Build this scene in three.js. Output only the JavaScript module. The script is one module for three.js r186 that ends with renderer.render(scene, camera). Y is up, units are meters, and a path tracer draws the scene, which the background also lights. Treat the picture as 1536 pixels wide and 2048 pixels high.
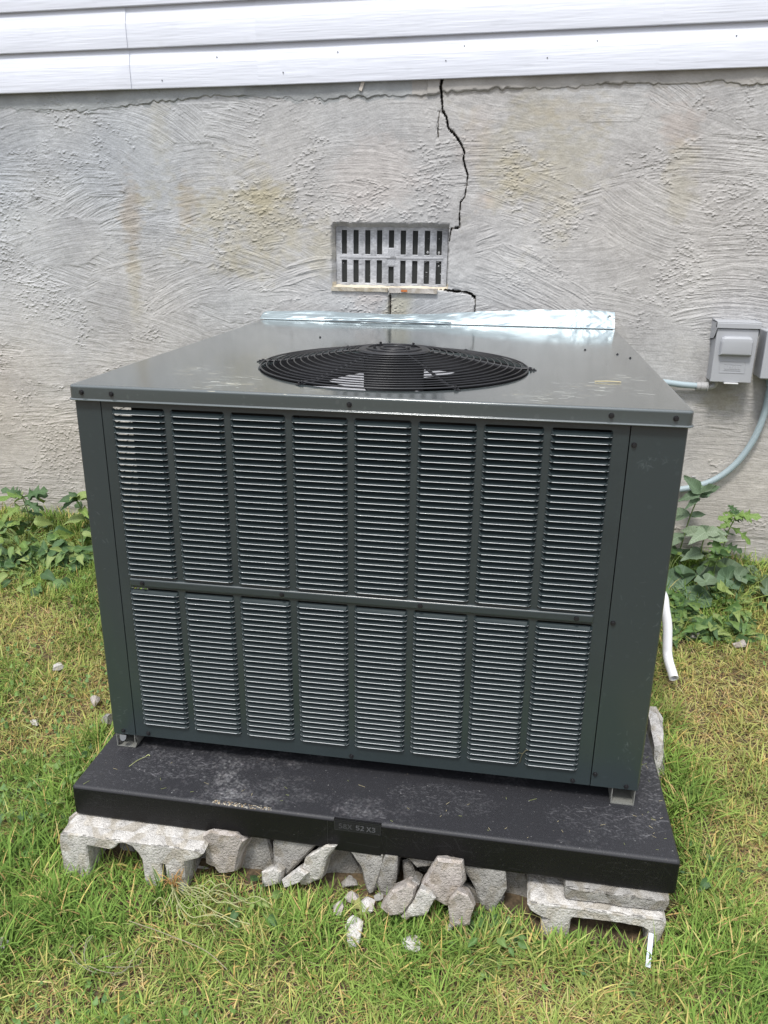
import * as THREE from 'three';
import { RoundedBoxGeometry } from 'three/addons/geometries/RoundedBoxGeometry.js';
import { ConvexGeometry } from 'three/addons/geometries/ConvexGeometry.js';
import { mergeGeometries, mergeVertices, toCreasedNormals } from 'three/addons/utils/BufferGeometryUtils.js';

// ---------------------------------------------------------------- camera, sky, sun, exposure
const scene = new THREE.Scene();
const camera = new THREE.PerspectiveCamera(65.03, 0.75, 0.02, 400);
camera.rotation.order = 'YXZ';
camera.position.set(0.8767, 1.1119, 1.4726);
camera.rotation.set(-0.336, 0.1575, 0.0115);
scene.add(camera);

const renderer = new THREE.WebGLRenderer({ antialias: true });
renderer.setSize(768, 1024);
renderer.toneMapping = THREE.LinearToneMapping;
renderer.toneMappingExposure = 1.30;
renderer.shadowMap.enabled = true;

const SKY_ZENITH = 1.55, SKY_HORIZON = 0.36, SKY_TINT = [0.94, 0.985, 1.08];
const sun = new THREE.DirectionalLight(new THREE.Color(1.0, 0.97, 0.92), 2.3);
sun.position.set(-0.6, 9, 4.6);
sun.target.position.set(0.6, 0, -0.3);
sun.castShadow = true;
sun.shadow.radius = 20;
sun.shadow.mapSize.set(2048, 2048);
Object.assign(sun.shadow.camera, { left: -5, right: 5, top: 5, bottom: -5, near: 0.5, far: 30 });
scene.add(sun, sun.target);

// ---------------------------------------------------------------- random numbers and noise
function rng(seed) { let a = seed >>> 0; return () => { a = (a + 0x6D2B79F5) | 0; let t = Math.imul(a ^ (a >>> 15), 1 | a); t = (t + Math.imul(t ^ (t >>> 7), 61 | t)) ^ t; return ((t ^ (t >>> 14)) >>> 0) / 4294967296; }; }
const TBL = new Float32Array(65536); { const r = rng(7); for (let i = 0; i < 65536; i++) TBL[i] = r() * 2 - 1; }
const hsh = (x, y) => TBL[(Math.imul(x, 73856093) ^ Math.imul(y, 19349663)) >>> 7 & 65535];
function n2(x, y) {
  const xi = Math.floor(x), yi = Math.floor(y); let u = x - xi, v = y - yi;
  u = u * u * (3 - 2 * u); v = v * v * (3 - 2 * v);
  const a = hsh(xi, yi), b = hsh(xi + 1, yi), c = hsh(xi, yi + 1), d = hsh(xi + 1, yi + 1);
  return a + (b - a) * u + (c - a) * v + (a - b - c + d) * u * v;
}
const h3 = (x, y, z) => TBL[(Math.imul(x, 73856093) ^ Math.imul(y, 19349663) ^ Math.imul(z, 83492791)) >>> 6 & 65535];
function n3(x, y, z) {
  const xi = Math.floor(x), yi = Math.floor(y), zi = Math.floor(z); let u = x - xi, v = y - yi, w = z - zi;
  u = u * u * (3 - 2 * u); v = v * v * (3 - 2 * v); w = w * w * (3 - 2 * w);
  const L = (a, b, t) => a + (b - a) * t;
  return L(L(L(h3(xi, yi, zi), h3(xi + 1, yi, zi), u), L(h3(xi, yi + 1, zi), h3(xi + 1, yi + 1, zi), u), v),
    L(L(h3(xi, yi, zi + 1), h3(xi + 1, yi, zi + 1), u), L(h3(xi, yi + 1, zi + 1), h3(xi + 1, yi + 1, zi + 1), u), v), w);
}
const f2 = (x, y, o = 4) => { let s = 0, a = 0.5; for (let i = 0; i < o; i++) { s += a * n2(x, y); x = x * 2.03 + 17.3; y = y * 2.03 + 9.1; a *= 0.5; } return s; };
const cl = (x, a = 0, b = 1) => Math.min(b, Math.max(a, x));
const ss = (a, b, x) => { const t = cl((x - a) / (b - a)); return t * t * (3 - 2 * t); };
const lerp = (a, b, t) => a + (b - a) * t;
function interp(x, xs, ys) { if (x <= xs[0]) return ys[0]; for (let i = 1; i < xs.length; i++) if (x <= xs[i]) return lerp(ys[i - 1], ys[i], (x - xs[i - 1]) / (xs[i] - xs[i - 1])); return ys[ys.length - 1]; }
const lin = (c) => { c /= 255; return c <= 0.04045 ? c / 12.92 : Math.pow((c + 0.055) / 1.055, 2.4); };
const V = (x, y, z) => new THREE.Vector3(x, y, z);

// sky: a bright overcast, computed on a sphere
{
  const W = 256, H = 128, d = new Float32Array(W * H * 4);
  for (let j = 0; j < H; j++) for (let i = 0; i < W; i++) {
    const e = ((j + 0.5) / H - 0.5) * Math.PI, a = (i + 0.5) / W * 2 * Math.PI, s = Math.max(0, Math.sin(e));
    const cx = Math.cos(a) * Math.cos(e), cz = Math.sin(a) * Math.cos(e);
    let cloud = 1 + 0.22 * (n3(cx * 2.2 + 5, s * 4, cz * 2.2 + 3) + 0.5 * n3(cx * 5 + 5, s * 9, cz * 5 + 3));
    const L = lerp(SKY_HORIZON, SKY_ZENITH, Math.pow(s, 0.7)) * cloud, k = (j * W + i) * 4;
    d[k] = L * SKY_TINT[0]; d[k + 1] = L * SKY_TINT[1]; d[k + 2] = L * SKY_TINT[2]; d[k + 3] = 1;
  }
  const t = new THREE.DataTexture(d, W, H, THREE.RGBAFormat, THREE.FloatType);
  t.mapping = THREE.EquirectangularReflectionMapping; t.magFilter = THREE.LinearFilter; t.minFilter = THREE.LinearFilter; t.needsUpdate = true;
  scene.background = t; scene.environment = t;
}

// ---------------------------------------------------------------- object helpers
const taken = {};
function numbered(n) { const k = taken[n] = (taken[n] ?? -1) + 1; return k ? `${n}_${String(k).padStart(3, '0')}` : n; }
function tag(o, label, category, group, kind) { if (label) o.userData.label = label; if (category) o.userData.category = category; if (group) o.userData.group = group; if (kind) o.userData.kind = kind; return o; }
function thing(name, label, category, pos = [0, 0, 0], group) { const g = new THREE.Group(); g.name = numbered(name); g.position.set(...pos); scene.add(g); return tag(g, label, category, group); }
function part(name, geo, mat, parent, label) { const m = new THREE.Mesh(geo, mat); m.name = numbered(name); parent.add(m); if (label) m.userData.label = label; return m; }
const clean = (g) => { const q = g.index ? g.toNonIndexed() : g; for (const k of Object.keys(q.attributes)) if (!['position', 'normal', 'uv'].includes(k)) q.deleteAttribute(k); return q; };
const merge = (list) => mergeGeometries(list.map(clean));
function bx(x0, x1, y0, y1, z0, z1) { const g = new THREE.BoxGeometry(x1 - x0, y1 - y0, z1 - z0); g.translate((x0 + x1) / 2, (y0 + y1) / 2, (z0 + z1) / 2); return g; }
function rbx(x0, x1, y0, y1, z0, z1, r, s = 2) { const g = new RoundedBoxGeometry(x1 - x0, y1 - y0, z1 - z0, s, r); g.translate((x0 + x1) / 2, (y0 + y1) / 2, (z0 + z1) / 2); return g; }
function tube(pts, r, seg = 40, rad = 10) { return new THREE.TubeGeometry(new THREE.CatmullRomCurve3(pts.map((p) => V(...p)), false, 'centripetal'), seg, r, rad, false); }
function cyl(r0, r1, a, b, n = 16) { const A = V(...a), B = V(...b), d = B.clone().sub(A); const g = new THREE.CylinderGeometry(r1, r0, d.length(), n); g.applyQuaternion(new THREE.Quaternion().setFromUnitVectors(V(0, 1, 0), d.clone().normalize())); g.translate((a[0] + b[0]) / 2, (a[1] + b[1]) / 2, (a[2] + b[2]) / 2); return g; }
function gridGeo(nu, nv, fn, uvfn) {   // fn(u, v) -> [x, y, z]
  const p = [], t = [], ix = [];
  for (let j = 0; j <= nv; j++) for (let i = 0; i <= nu; i++) { p.push(...fn(i / nu, j / nv)); t.push(...(uvfn ? uvfn(i / nu, j / nv) : [i / nu, j / nv])); }
  for (let j = 0; j < nv; j++) for (let i = 0; i < nu; i++) { const a = j * (nu + 1) + i, b = a + 1, c = a + nu + 1, d = c + 1; ix.push(a, b, d, a, d, c); }
  const g = new THREE.BufferGeometry(); g.setAttribute('position', new THREE.Float32BufferAttribute(p, 3)); g.setAttribute('uv', new THREE.Float32BufferAttribute(t, 2)); g.setIndex(ix); g.computeVertexNormals(); return g;
}
function boxUV(g, s = 1) {            // uv in metres by the main direction of each face
  const q = g.index ? g.toNonIndexed() : g, p = q.attributes.position, n = q.attributes.normal, uv = new Float32Array(p.count * 2);
  for (let i = 0; i < p.count; i++) {
    const ax = Math.abs(n.getX(i)), ay = Math.abs(n.getY(i)), az = Math.abs(n.getZ(i)), x = p.getX(i), y = p.getY(i), z = p.getZ(i);
    const [u, v] = ay >= ax && ay >= az ? [x, z] : az >= ax ? [x, y] : [z, y];
    uv[i * 2] = u * s; uv[i * 2 + 1] = v * s;
  }
  q.setAttribute('uv', new THREE.BufferAttribute(uv, 2)); return q;
}
function dataTex(w, h, fn, srgb = true, wrap = true) {   // fn(u, v) -> [r,g,b] 0..255 (v up)
  const d = new Uint8Array(w * h * 4);
  for (let j = 0; j < h; j++) for (let i = 0; i < w; i++) { const c = fn(i / w, j / h), k = (j * w + i) * 4; d[k] = cl(c[0], 0, 255); d[k + 1] = cl(c[1], 0, 255); d[k + 2] = cl(c[2], 0, 255); d[k + 3] = 255; }
  const t = new THREE.DataTexture(d, w, h); if (srgb) t.colorSpace = THREE.SRGBColorSpace; t.magFilter = THREE.LinearFilter; t.minFilter = THREE.LinearFilter;
  if (wrap) t.wrapS = t.wrapT = THREE.RepeatWrapping; t.needsUpdate = true; return t;
}
function canvasTex(w, h, draw, srgb = true) { const c = document.createElement('canvas'); c.width = w; c.height = h; draw(c.getContext('2d'), w, h); const t = new THREE.CanvasTexture(c); if (srgb) t.colorSpace = THREE.SRGBColorSpace; t.wrapS = t.wrapT = THREE.RepeatWrapping; return t; }
const std = (o) => new THREE.MeshStandardMaterial({ side: THREE.DoubleSide, ...o });
const phy = (o) => new THREE.MeshPhysicalMaterial({ side: THREE.DoubleSide, ...o });
const col = (r, g, b) => new THREE.Color().setRGB(r, g, b);

// ---------------------------------------------------------------- the ground
const groundY = (z) => interp(z, [-1.364, 0.15, 1.0, 3, 40], [0.0, -0.228, -0.30, -0.40, -0.9]);
const groundAt = (x, z) => groundY(z) - 0.014 * ss(0.75, 1.25, x) * ss(-0.4, 0.1, z) * ss(0.6, 0.25, z) + 0.012 * f2(x * 4 + 3, z * 4, 3) + 0.006 * n2(x * 19, z * 19);
{
  const xs = [], zs = [];
  for (const v of [-90, -60, -40, -25, -15, -9, -6, -4.5, -3.5]) xs.push(v);
  for (let v = -2.6; v < 3.4; v += 0.025) xs.push(v);
  for (const v of [4, 5, 7, 10, 16, 25, 40, 60, 90]) xs.push(v);
  for (const v of [-90, -50, -25, -12, -6, -3, -1.8, -1.6]) zs.push(v);
  for (let v = -1.5; v < 1.2; v += 0.025) zs.push(v);
  for (const v of [1.4, 1.8, 2.4, 3.2, 4.2, 5.5, 7, 9, 12, 16, 22, 30, 45, 60, 90]) zs.push(v);
  const g = gridGeo(xs.length - 1, zs.length - 1, (u, v) => { const x = xs[Math.round(u * (xs.length - 1))], z = zs[zs.length - 1 - Math.round(v * (zs.length - 1))]; return [x, groundAt(x, z), z]; },
    (u, v) => [xs[Math.round(u * (xs.length - 1))] / 2, zs[zs.length - 1 - Math.round(v * (zs.length - 1))] / 2]);
  const map = dataTex(512, 512, (u, v) => {
    const x = u * 40, y = v * 40, w = (a) => 0.5 + 0.5 * a;
    const f = (X, Y) => { const k = Math.cos(u * 2 * Math.PI), s = Math.sin(u * 2 * Math.PI), k2 = Math.cos(v * 2 * Math.PI), s2 = Math.sin(v * 2 * Math.PI); return n3(k * X + 3, s * X + k2 * Y, s2 * Y); };
    const a = w(f(3, 3)), b = w(f(9, 8)), c = w(hsh(i32(x * 13), i32(y * 13)));
    return [60 + 34 * a * b + 38 * c, 51 + 28 * a * b + 32 * c, 38 + 18 * a * b + 26 * c];
  });
  function i32(q) { return Math.floor(q); }
  const m = new THREE.Mesh(g, std({ map, roughness: 1, bumpMap: map, bumpScale: 0.01 })); m.name = 'ground'; scene.add(m);
  tag(m, 'bare soil and thatch under the lawn grass', 'ground', null, 'structure');
}

// ---------------------------------------------------------------- the house: stuccoed foundation wall, vent, vinyl siding
const ZW = -1.364;
const house = thing('house', 'house wall of rough grey stucco below white vinyl siding', 'house', [0, 0, ZW]);
const WX0 = -1.3, WX1 = 2.15, WY0 = -0.15, WY1 = 1.64, TW = 1792, TH = 928;
const crackA = [[0.602, 1.60], [0.592, 1.548], [0.597, 1.51], [0.6, 1.477], [0.614, 1.458], [0.617, 1.44], [0.622, 1.425], [0.637, 1.412], [0.648, 1.4], [0.664, 1.378], [0.676, 1.355], [0.672, 1.34], [0.678, 1.315], [0.689, 1.288], [0.686, 1.25], [0.682, 1.22], [0.669, 1.205], [0.667, 1.165], [0.669, 1.127]];
const crackB = [[0.669, 1.127], [0.641, 1.122], [0.637, 1.085]];
const crackC = [[0.60, 0.926], [0.63, 0.924], [0.666, 0.921], [0.700, 0.920], [0.718, 0.914], [0.731, 0.902], [0.732, 0.885], [0.733, 0.855], [0.735, 0.81]];
const crackD = [[0.436, 0.916], [0.4385, 0.88], [0.437, 0.81]];
const crackE = [[0.590, 1.477], [0.586, 1.44], [0.588, 1.40]];
const CR = [[crackA, (t) => lerp(0.0030, 0.0016, t)], [crackB, () => 0.0018], [crackC, (t) => (t > 0.1 && t < 0.62 ? 0.0030 : 0.0010)], [crackD, () => 0.0019], [crackE, () => 0.0008]];
function crackDist(x, y) {            // signed distance to the nearest crack edge and the direction away from it
  let best = 9, dir = null;
  for (const [P, hw] of CR) for (let i = 0; i + 1 < P.length; i++) {
    const [ax, ay] = P[i], [bx2, by] = P[i + 1]; if (x < Math.min(ax, bx2) - 0.02 || x > Math.max(ax, bx2) + 0.02 || y < Math.min(ay, by) - 0.02 || y > Math.max(ay, by) + 0.02) continue;
    const dx = bx2 - ax, dy = by - ay, t = cl(((x - ax) * dx + (y - ay) * dy) / (dx * dx + dy * dy)), qx = x - ax - t * dx, qy = y - ay - t * dy, d = Math.hypot(qx, qy);
    const w = hw((i + t) / (P.length - 1)) * (1 + 0.55 * n2(x * 160 + 40, y * 160) + 0.35 * n2(x * 45, y * 45 + 9)), s = d - Math.max(0.0006, w);
    if (s < best) { best = s; dir = d > 1e-7 ? [qx / d, qy / d] : [1, 0]; }
  }
  return [best, dir];
}
const VX0 = 0.234, VX1 = 0.637, VY0 = 0.922, VY1 = 1.137;
const ledgeY = (x) => interp(x, [-1.3, -0.938, -0.8, -0.66, -0.5, -0.386, -0.25, -0.122, 0.13, 0.398, 0.592, 0.6, 0.779, 1.009, 1.2, 1.349, 1.42, 1.523, 2.15], [1.495, 1.503, 1.494, 1.489, 1.50, 1.512, 1.522, 1.532, 1.515, 1.521, 1.528, 1.534, 1.535, 1.543, 1.548, 1.541, 1.552, 1.540, 1.54]) + 0.007 * f2(x * 22, 3, 4) + 0.004 * n2(x * 70, 9);
let HM;
{
  const hm = new Float32Array(TW * TH), edge = new Float32Array(TW * TH), R = rng(41), sx = (WX1 - WX0) / TW, sy = (WY1 - WY0) / TH;
  for (let k = 0; k < 520; k++) {
    const cx = lerp(WX0 - 0.1, WX1 + 0.1, R()), cy = lerp(WY0 - 0.05, WY1, R());
    const flat = cy < 0.75 ? 1 : 0, a = lerp(0.08, 0.34, R()), b = lerp(0.03, 0.14, R()), rot = (R() - 0.5) * (flat ? 0.2 : 0.8), rad = flat ? lerp(0.9, 3, R()) : lerp(0.35, 2.2, R()), up = R() < 0.86 ? 1 : -1;
    const ca = Math.cos(rot), sa = Math.sin(rot), fw = lerp(0.0026, 0.0050, R()), amp = lerp(0.25, 1.25, R()) * (flat ? 1.05 : 1), ox = R() * 500, oy = R() * 500, bias = (R() - 0.5) * 0.0012;
    const i0 = Math.max(0, Math.floor((cx - a * 1.25 - WX0) / sx)), i1 = Math.min(TW, Math.ceil((cx + a * 1.25 - WX0) / sx)), j0 = Math.max(0, Math.floor((cy - a * 1.0 - WY0) / sy)), j1 = Math.min(TH, Math.ceil((cy + a * 1.0 - WY0) / sy));
    for (let j = j0; j < j1; j++) for (let i = i0; i < i1; i++) {
      const x = WX0 + (i + 0.5) * sx - cx, y = WY0 + (j + 0.5) * sy - cy, u = x * ca + y * sa, v = -x * sa + y * ca;
      const yy = v * up + rad, d = Math.hypot(u, yy), vv = d - rad, al = Math.atan2(u, yy) * rad;
      const e = (al / a) ** 2 + (vv / b) ** 2; if (e > 1.3) continue;
      const m = ss(1.12, 0.86, e + 0.35 * n2(x * 26 + ox, y * 34 + oy)); if (m <= 0) continue;
      const q = vv / fw, wv = 0.55 * n2(al / 0.05 + ox, q * 0.22), s1 = n2(q + ox + wv, al / 0.085 + oy), s2 = n2(q * 2.1 + oy + wv, al / 0.05 + ox), s3 = n2(q * 0.36 + oy, al / 0.17);
      const sw = q * 0.55 + 1.3 * n2(al / 0.06 + oy, q * 0.16), fr = sw - Math.floor(sw), rd = Math.pow(1 - fr, 2.2) * ss(0, 0.06, fr) * ss(-0.25, 0.45, n2(Math.floor(sw) * 7.7 + ox, al / 0.035 + oy));
      const h = 0.88 * amp * (0.00058 * s1 + 0.00045 * s2 + 0.0006 * s3 + 0.00125 * rd) + bias;
      const n = j * TW + i; hm[n] = lerp(hm[n], h, m); edge[n] = lerp(edge[n], ss(0.62, 1.0, e) * m, m);
    }
  }
  for (let j = 0; j < TH; j++) for (let i = 0; i < TW; i++) {
    const x = WX0 + (i + 0.5) * sx, y = WY0 + (j + 0.5) * sy, n = j * TW + i;
    // crumbs where strokes meet
    const cr = ss(0.12, 0.5, f2(x * 7 + 31, y * 6, 3) + 0.34 * edge[n]);
    if (cr > 0) hm[n] += cr * 0.0030 * Math.max(0, f2(x * 120, y * 190, 2) - 0.08) * 2.0;
    hm[n] += 0.00028 * n2(x * 420, y * 420) + 0.0016 * f2(x * 9, y * 9, 2);
    const dl = y - ledgeY(x);
    if (dl > -0.004) { const t = ss(-0.0015, 0.0015, dl); const sm = (x > 0.55 ? 0.008 : 0.004) + 0.0022 * f2(x * 14 + 7, y * 20, 3) + 0.0004 * n2(x * 260, y * 260); hm[n] = lerp(hm[n], sm, t * (0.35 + 0.65 * ss(-0.35, 0.1, n2(x * 9 + 5, 4)))); }
    // repaired smooth patch beside the vent
    const pm = ss(0.02, 0.0, Math.max(0.645 - x, x - 0.72)) * ss(0.02, 0.0, Math.max(0.965 - y, y - 1.118)); if (pm > 0) hm[n] = lerp(hm[n], 0.002 + 0.0009 * f2(x * 90, y * 90, 3), pm * 0.85);
  }
  HM = hm;
}
const hAt = (x, y) => {
  const u = cl((x - WX0) / (WX1 - WX0) * TW - 0.5, 0, TW - 1.001), v = cl((y - WY0) / (WY1 - WY0) * TH - 0.5, 0, TH - 1.001), i = Math.floor(u), j = Math.floor(v), a = u - i, b = v - j, n = j * TW + i;
  return lerp(lerp(HM[n], HM[n + 1], a), lerp(HM[n + TW], HM[n + TW + 1], a), b);
};
const stuccoMap = dataTex(1536, 800, (u, v) => {
  const x = lerp(WX0, WX1, u), y = lerp(WY0, WY1, v);
  const big = f2(x * 1.6 + 8, y * 1.6, 3), mid = f2(x * 7, y * 9 + 4, 4), fine = f2(x * 60, y * 80, 3), gr = n2(x * 330, y * 330);
  let r = 174 + 16 * mid + 14 * fine + 8 * gr, g = 173 + 16 * mid + 14 * fine + 8 * gr, b = 172 + 15 * mid + 14 * fine + 8 * gr;
  const warm = 5 * big + 5 * ss(0.9, 0.2, y) - 3 * ss(0.9, 1.4, y) * ss(0.1, -0.6, x); r += warm; b -= warm * 1.1;
  const st = (cx, cy, rx, ry, c, s, ex = 0) => {
    const e = Math.hypot((x - cx) / rx, (y - cy) / ry) + 0.9 * f2(x * 9 + ex, y * 8 + ex, 4) + 0.3 * n2(x * 50, y * 90);
    const m = ss(1.15, 0.15, e) * s * 0.46; r = lerp(r, c[0] + 10 * fine, m); g = lerp(g, c[1] + 10 * fine, m); b = lerp(b, c[2] + 10 * fine, m);
  };
  const Y = [166, 156, 124], B = [150, 133, 112], P = [182, 168, 160];
  st(-0.12, 1.16, 0.30, 0.16, Y, 0.85, 3); st(-0.28, 1.20, 0.05, 0.12, B, 0.55, 9); st(-0.492, 1.12, 0.045, 0.22, B, 0.85, 5); st(-0.5, 0.9, 0.04, 0.2, Y, 0.5, 6); st(0.0, 1.22, 0.08, 0.05, Y, 0.9, 1); st(-0.36, 1.43, 0.06, 0.12, Y, 0.35, 12);
  st(0.9, 1.34, 0.20, 0.22, Y, 0.62, 14); st(0.98, 1.46, 0.14, 0.06, [168, 156, 132], 0.7, 2); st(0.86, 1.27, 0.09, 0.09, [160, 148, 112], 0.6, 22); st(1.33, 1.46, 0.08, 0.10, [170, 150, 138], 0.6, 24); st(1.35, 1.25, 0.06, 0.12, Y, 0.5, 27);
  st(0.36, 1.30, 0.18, 0.12, P, 0.5, 31); st(0.17, 1.08, 0.09, 0.12, Y, 0.6, 35); st(0.47, 0.86, 0.06, 0.06, [170, 160, 118], 0.7, 38); st(0.38, 0.89, 0.1, 0.05, P, 0.7, 41); st(0.72, 1.4, 0.07, 0.12, P, 0.5, 44); st(0.75, 1.22, 0.05, 0.04, [190, 168, 148], 0.7, 52);
  st(-0.85, 0.85, 0.35, 0.35, [184, 186, 190], 0.4, 47); st(-0.7, 0.35, 0.6, 0.3, [172, 166, 152], 0.4, 50); st(1.6, 0.2, 0.6, 0.5, [176, 170, 158], 0.4, 55); st(1.5, 0.02, 0.6, 0.12, [140, 130, 108], 0.6, 57); st(-0.9, 0.0, 0.7, 0.1, [146, 138, 116], 0.6, 58); st(1.57, 0.58, 0.08, 0.05, [120, 112, 84], 0.7, 61);
  if (y > ledgeY(x) - 0.012 * ss(-0.2, 0.5, n2(x * 30, 7))) { const c = x < 0.5 ? [150, 154, 155] : [164, 160, 154], m = 0.7; const q = 24 * f2(x * 12 + 60, y * 18, 3); r = lerp(r, c[0] + q, m); g = lerp(g, c[1] + q, m); b = lerp(b, c[2] + q, m); }
  if (crackDist(x, y)[0] < 0.0005) { r *= 0.45; g *= 0.43; b *= 0.4; }
  const inV = x > VX0 && x < VX1 && y > VY0 && y < VY1;
  if (inV && y < VY0 + 0.02) { r = 206 + 14 * fine; g = 196 + 14 * fine; b = 176 + 12 * fine; }
  return [r, g, b];
}, true, false);
const stuccoMat = std({ map: stuccoMap, roughness: 0.95 });
{
  // bump: what the mesh is too coarse for
  const bp = new Uint8Array(TW * TH * 4), BR = 2;
  for (let j = 0; j < TH; j++) for (let i = 0; i < TW; i++) {
    let s = 0, c = 0; for (let q = -BR; q <= BR; q += 2) for (let p = -BR; p <= BR; p += 2) { const ii = cl(i + p, 0, TW - 1), jj = cl(j + q, 0, TH - 1); s += HM[jj * TW + ii]; c++; }
    const d = cl((HM[j * TW + i] - 0.55 * s / c) / 0.006 + 0.5), k = (j * TW + i) * 4; bp[k] = bp[k + 1] = bp[k + 2] = d * 255; bp[k + 3] = 255;
  }
  const t = new THREE.DataTexture(bp, TW, TH); t.magFilter = THREE.LinearFilter; t.minFilter = THREE.LinearFilter; t.needsUpdate = true;
  stuccoMat.bumpMap = t; stuccoMat.bumpScale = 0.006;
  const xs = [], ys = [], hidden = (x, y) => x > 0.12 && x < 1.08 && y < 0.78;
  for (let x = WX0; x < WX1 + 1e-6;) { xs.push(x); x += x > 0.575 && x < 0.70 ? 0.0016 : x > 0.70 && x < 0.74 ? 0.002 : 0.0044; }
  xs[xs.length - 1] = WX1;
  for (let y = WY0; y < WY1 + 1e-6;) { ys.push(y); y += y > 0.905 && y < 0.93 ? 0.0016 : 0.0044; }
  ys[ys.length - 1] = WY1;
  const nx = xs.length, ny = ys.length, P = new Float32Array(nx * ny * 3), U = new Float32Array(nx * ny * 2);
  for (let j = 0; j < ny; j++) for (let i = 0; i < nx; i++) {
    let x = xs[i], y = ys[j], z = hAt(x, y);
    const [cd, dir] = crackDist(x, y);
    if (cd < 0.0012) { if (cd > -0.0006) { x += dir[0] * -cd; y += dir[1] * -cd; z -= 0.0012; } else z = -0.034; }
    else if (cd < 0.007 && y < 1.55) z -= 0.0034 * ss(0.12, 0.4, n2(x * 70 + 13, y * 95)) * ss(0.007, 0.002, cd);
    const vx = Math.min(x - VX0, VX1 - x) + 0.002 * n2(x * 60, y * 60), vy0 = y - VY0 + 0.004 * f2(x * 40, 3, 3), vy1 = VY1 - y + 0.004 * f2(x * 30, 8, 3);
    if (vx > 0 && vy0 > 0 && vy1 > 0) { const dp = 0.043 * Math.min(1, vx / 0.007, vy0 / 0.013, vy1 / 0.014); z = Math.min(z, z * 0.5 - dp); }
    const k = j * nx + i; P[k * 3] = x; P[k * 3 + 1] = y; P[k * 3 + 2] = z; U[k * 2] = (x - WX0) / (WX1 - WX0); U[k * 2 + 1] = (y - WY0) / (WY1 - WY0);
  }
  const ix = new Uint32Array((nx - 1) * (ny - 1) * 6); let q = 0;
  for (let j = 0; j < ny - 1; j++) for (let i = 0; i < nx - 1; i++) { const a = j * nx + i; ix[q++] = a; ix[q++] = a + 1; ix[q++] = a + nx + 1; ix[q++] = a; ix[q++] = a + nx + 1; ix[q++] = a + nx; }
  const g = new THREE.BufferGeometry(); g.setAttribute('position', new THREE.BufferAttribute(P, 3)); g.setAttribute('uv', new THREE.BufferAttribute(U, 2)); g.setIndex(new THREE.BufferAttribute(ix, 1)); g.computeVertexNormals();
  const fw = part('foundation_wall', g, stuccoMat, house, 'rough trowelled grey stucco wall with a long crack');
  const mir = (t) => { const c = t.clone(); c.wrapS = c.wrapT = THREE.MirroredRepeatWrapping; c.repeat.set(1 / (WX1 - WX0), 1 / (WY1 - WY0)); c.offset.set(-WX0 / (WX1 - WX0), -WY0 / (WY1 - WY0)); c.needsUpdate = true; return c; };
  const plain = std({ map: mir(stuccoMap), bumpMap: mir(t), bumpScale: 0.008, roughness: 0.95 });
  part('wall_extension', boxUV(merge([bx(-5, WX0, -0.4, 1.62, -0.2, 0.001), bx(WX1, 6, -0.4, 1.62, -0.2, 0.001), bx(WX0, WX1, -0.4, WY0, -0.2, 0.001), bx(WX0, WX1, WY0, 1.6, -0.2, -0.07), bx(-5, 6, 1.62, 3.4, -0.25, -0.012)])), plain, house);
}
// the vent
{
  const m = std({ color: col(0.50, 0.50, 0.51), roughness: 0.6, metalness: 0.1 });
  const grey = dataTex(128, 128, (u, v) => { const s = f2(u * 9, v * 7, 4) * 50 + 20 * n2(u * 60, v * 60); return [176 + s, 177 + s, 180 + s]; });
  m.map = grey; m.color = col(1, 1, 1); m.map.repeat.set(2.6, 5);
  const w0 = 0.243, w1 = 0.628, h0 = 0.933, h1 = 1.127, sh = new THREE.Shape([[w0, h0], [w1, h0], [w1, h1], [w0, h1]].map((p) => new THREE.Vector2(...p)));
  const P = (w1 - w0 - 0.014) / 9, hole = (x0, x1, y0, y1) => { const h = new THREE.Path(); h.moveTo(x0, y0); h.lineTo(x0, y1); h.lineTo(x1, y1); h.lineTo(x1, y0); h.closePath(); sh.holes.push(h); };
  for (let i = 0; i < 9; i++) { const cx = w0 + 0.007 + P * (i + 0.5), hw = 0.0106, mid = i === 4; hole(cx - hw, cx + hw, h0 + 0.007, mid ? 0.998 : 1.0185); hole(cx - hw, cx + hw, mid ? 1.058 : 1.0355, h1 - 0.010); }
  const g = new THREE.ExtrudeGeometry(sh, { depth: 0.004, bevelEnabled: true, bevelThickness: 0.0015, bevelSize: 0.0015, bevelSegments: 1 }); g.translate(0, 0, -0.040);
  const v = part('vent', g, m, house, 'grey slotted foundation vent set into the stucco');
  part('cross_rib', rbx(w0 + 0.012, w1 - 0.012, 1.0232, 1.0308, -0.036, -0.0330, 0.002), m, v);
  const scr = dataTex(64, 64, (u, w) => { const a = (u * 16) % 1 < 0.35 || (w * 16) % 1 < 0.35; return a ? [48, 50, 48] : [10, 11, 10]; });
  const sg = boxUV(bx(w0 + 0.002, w1 - 0.002, h0 + 0.002, h1 - 0.002, -0.0423, -0.0418), 1 / 0.04);
  part('insect_screen', sg, std({ map: scr, roughness: 0.8 }), v, 'dark insect screen behind the slots');
  const cx = w0 + 0.007 + P * 4.5;
  part('damper_lever', merge([rbx(cx - 0.012, cx + 0.012, 1.000, 1.056, -0.036, -0.0335, 0.001), rbx(cx - 0.016, cx + 0.016, 1.0255, 1.0285, -0.034, -0.030, 0.001)]), m, v);
  part('lever_slot', bx(cx - 0.002, cx + 0.016, 1.0285, 1.0300, -0.034, -0.0297), std({ color: col(0.02, 0.02, 0.02) }), v);
}
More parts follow.
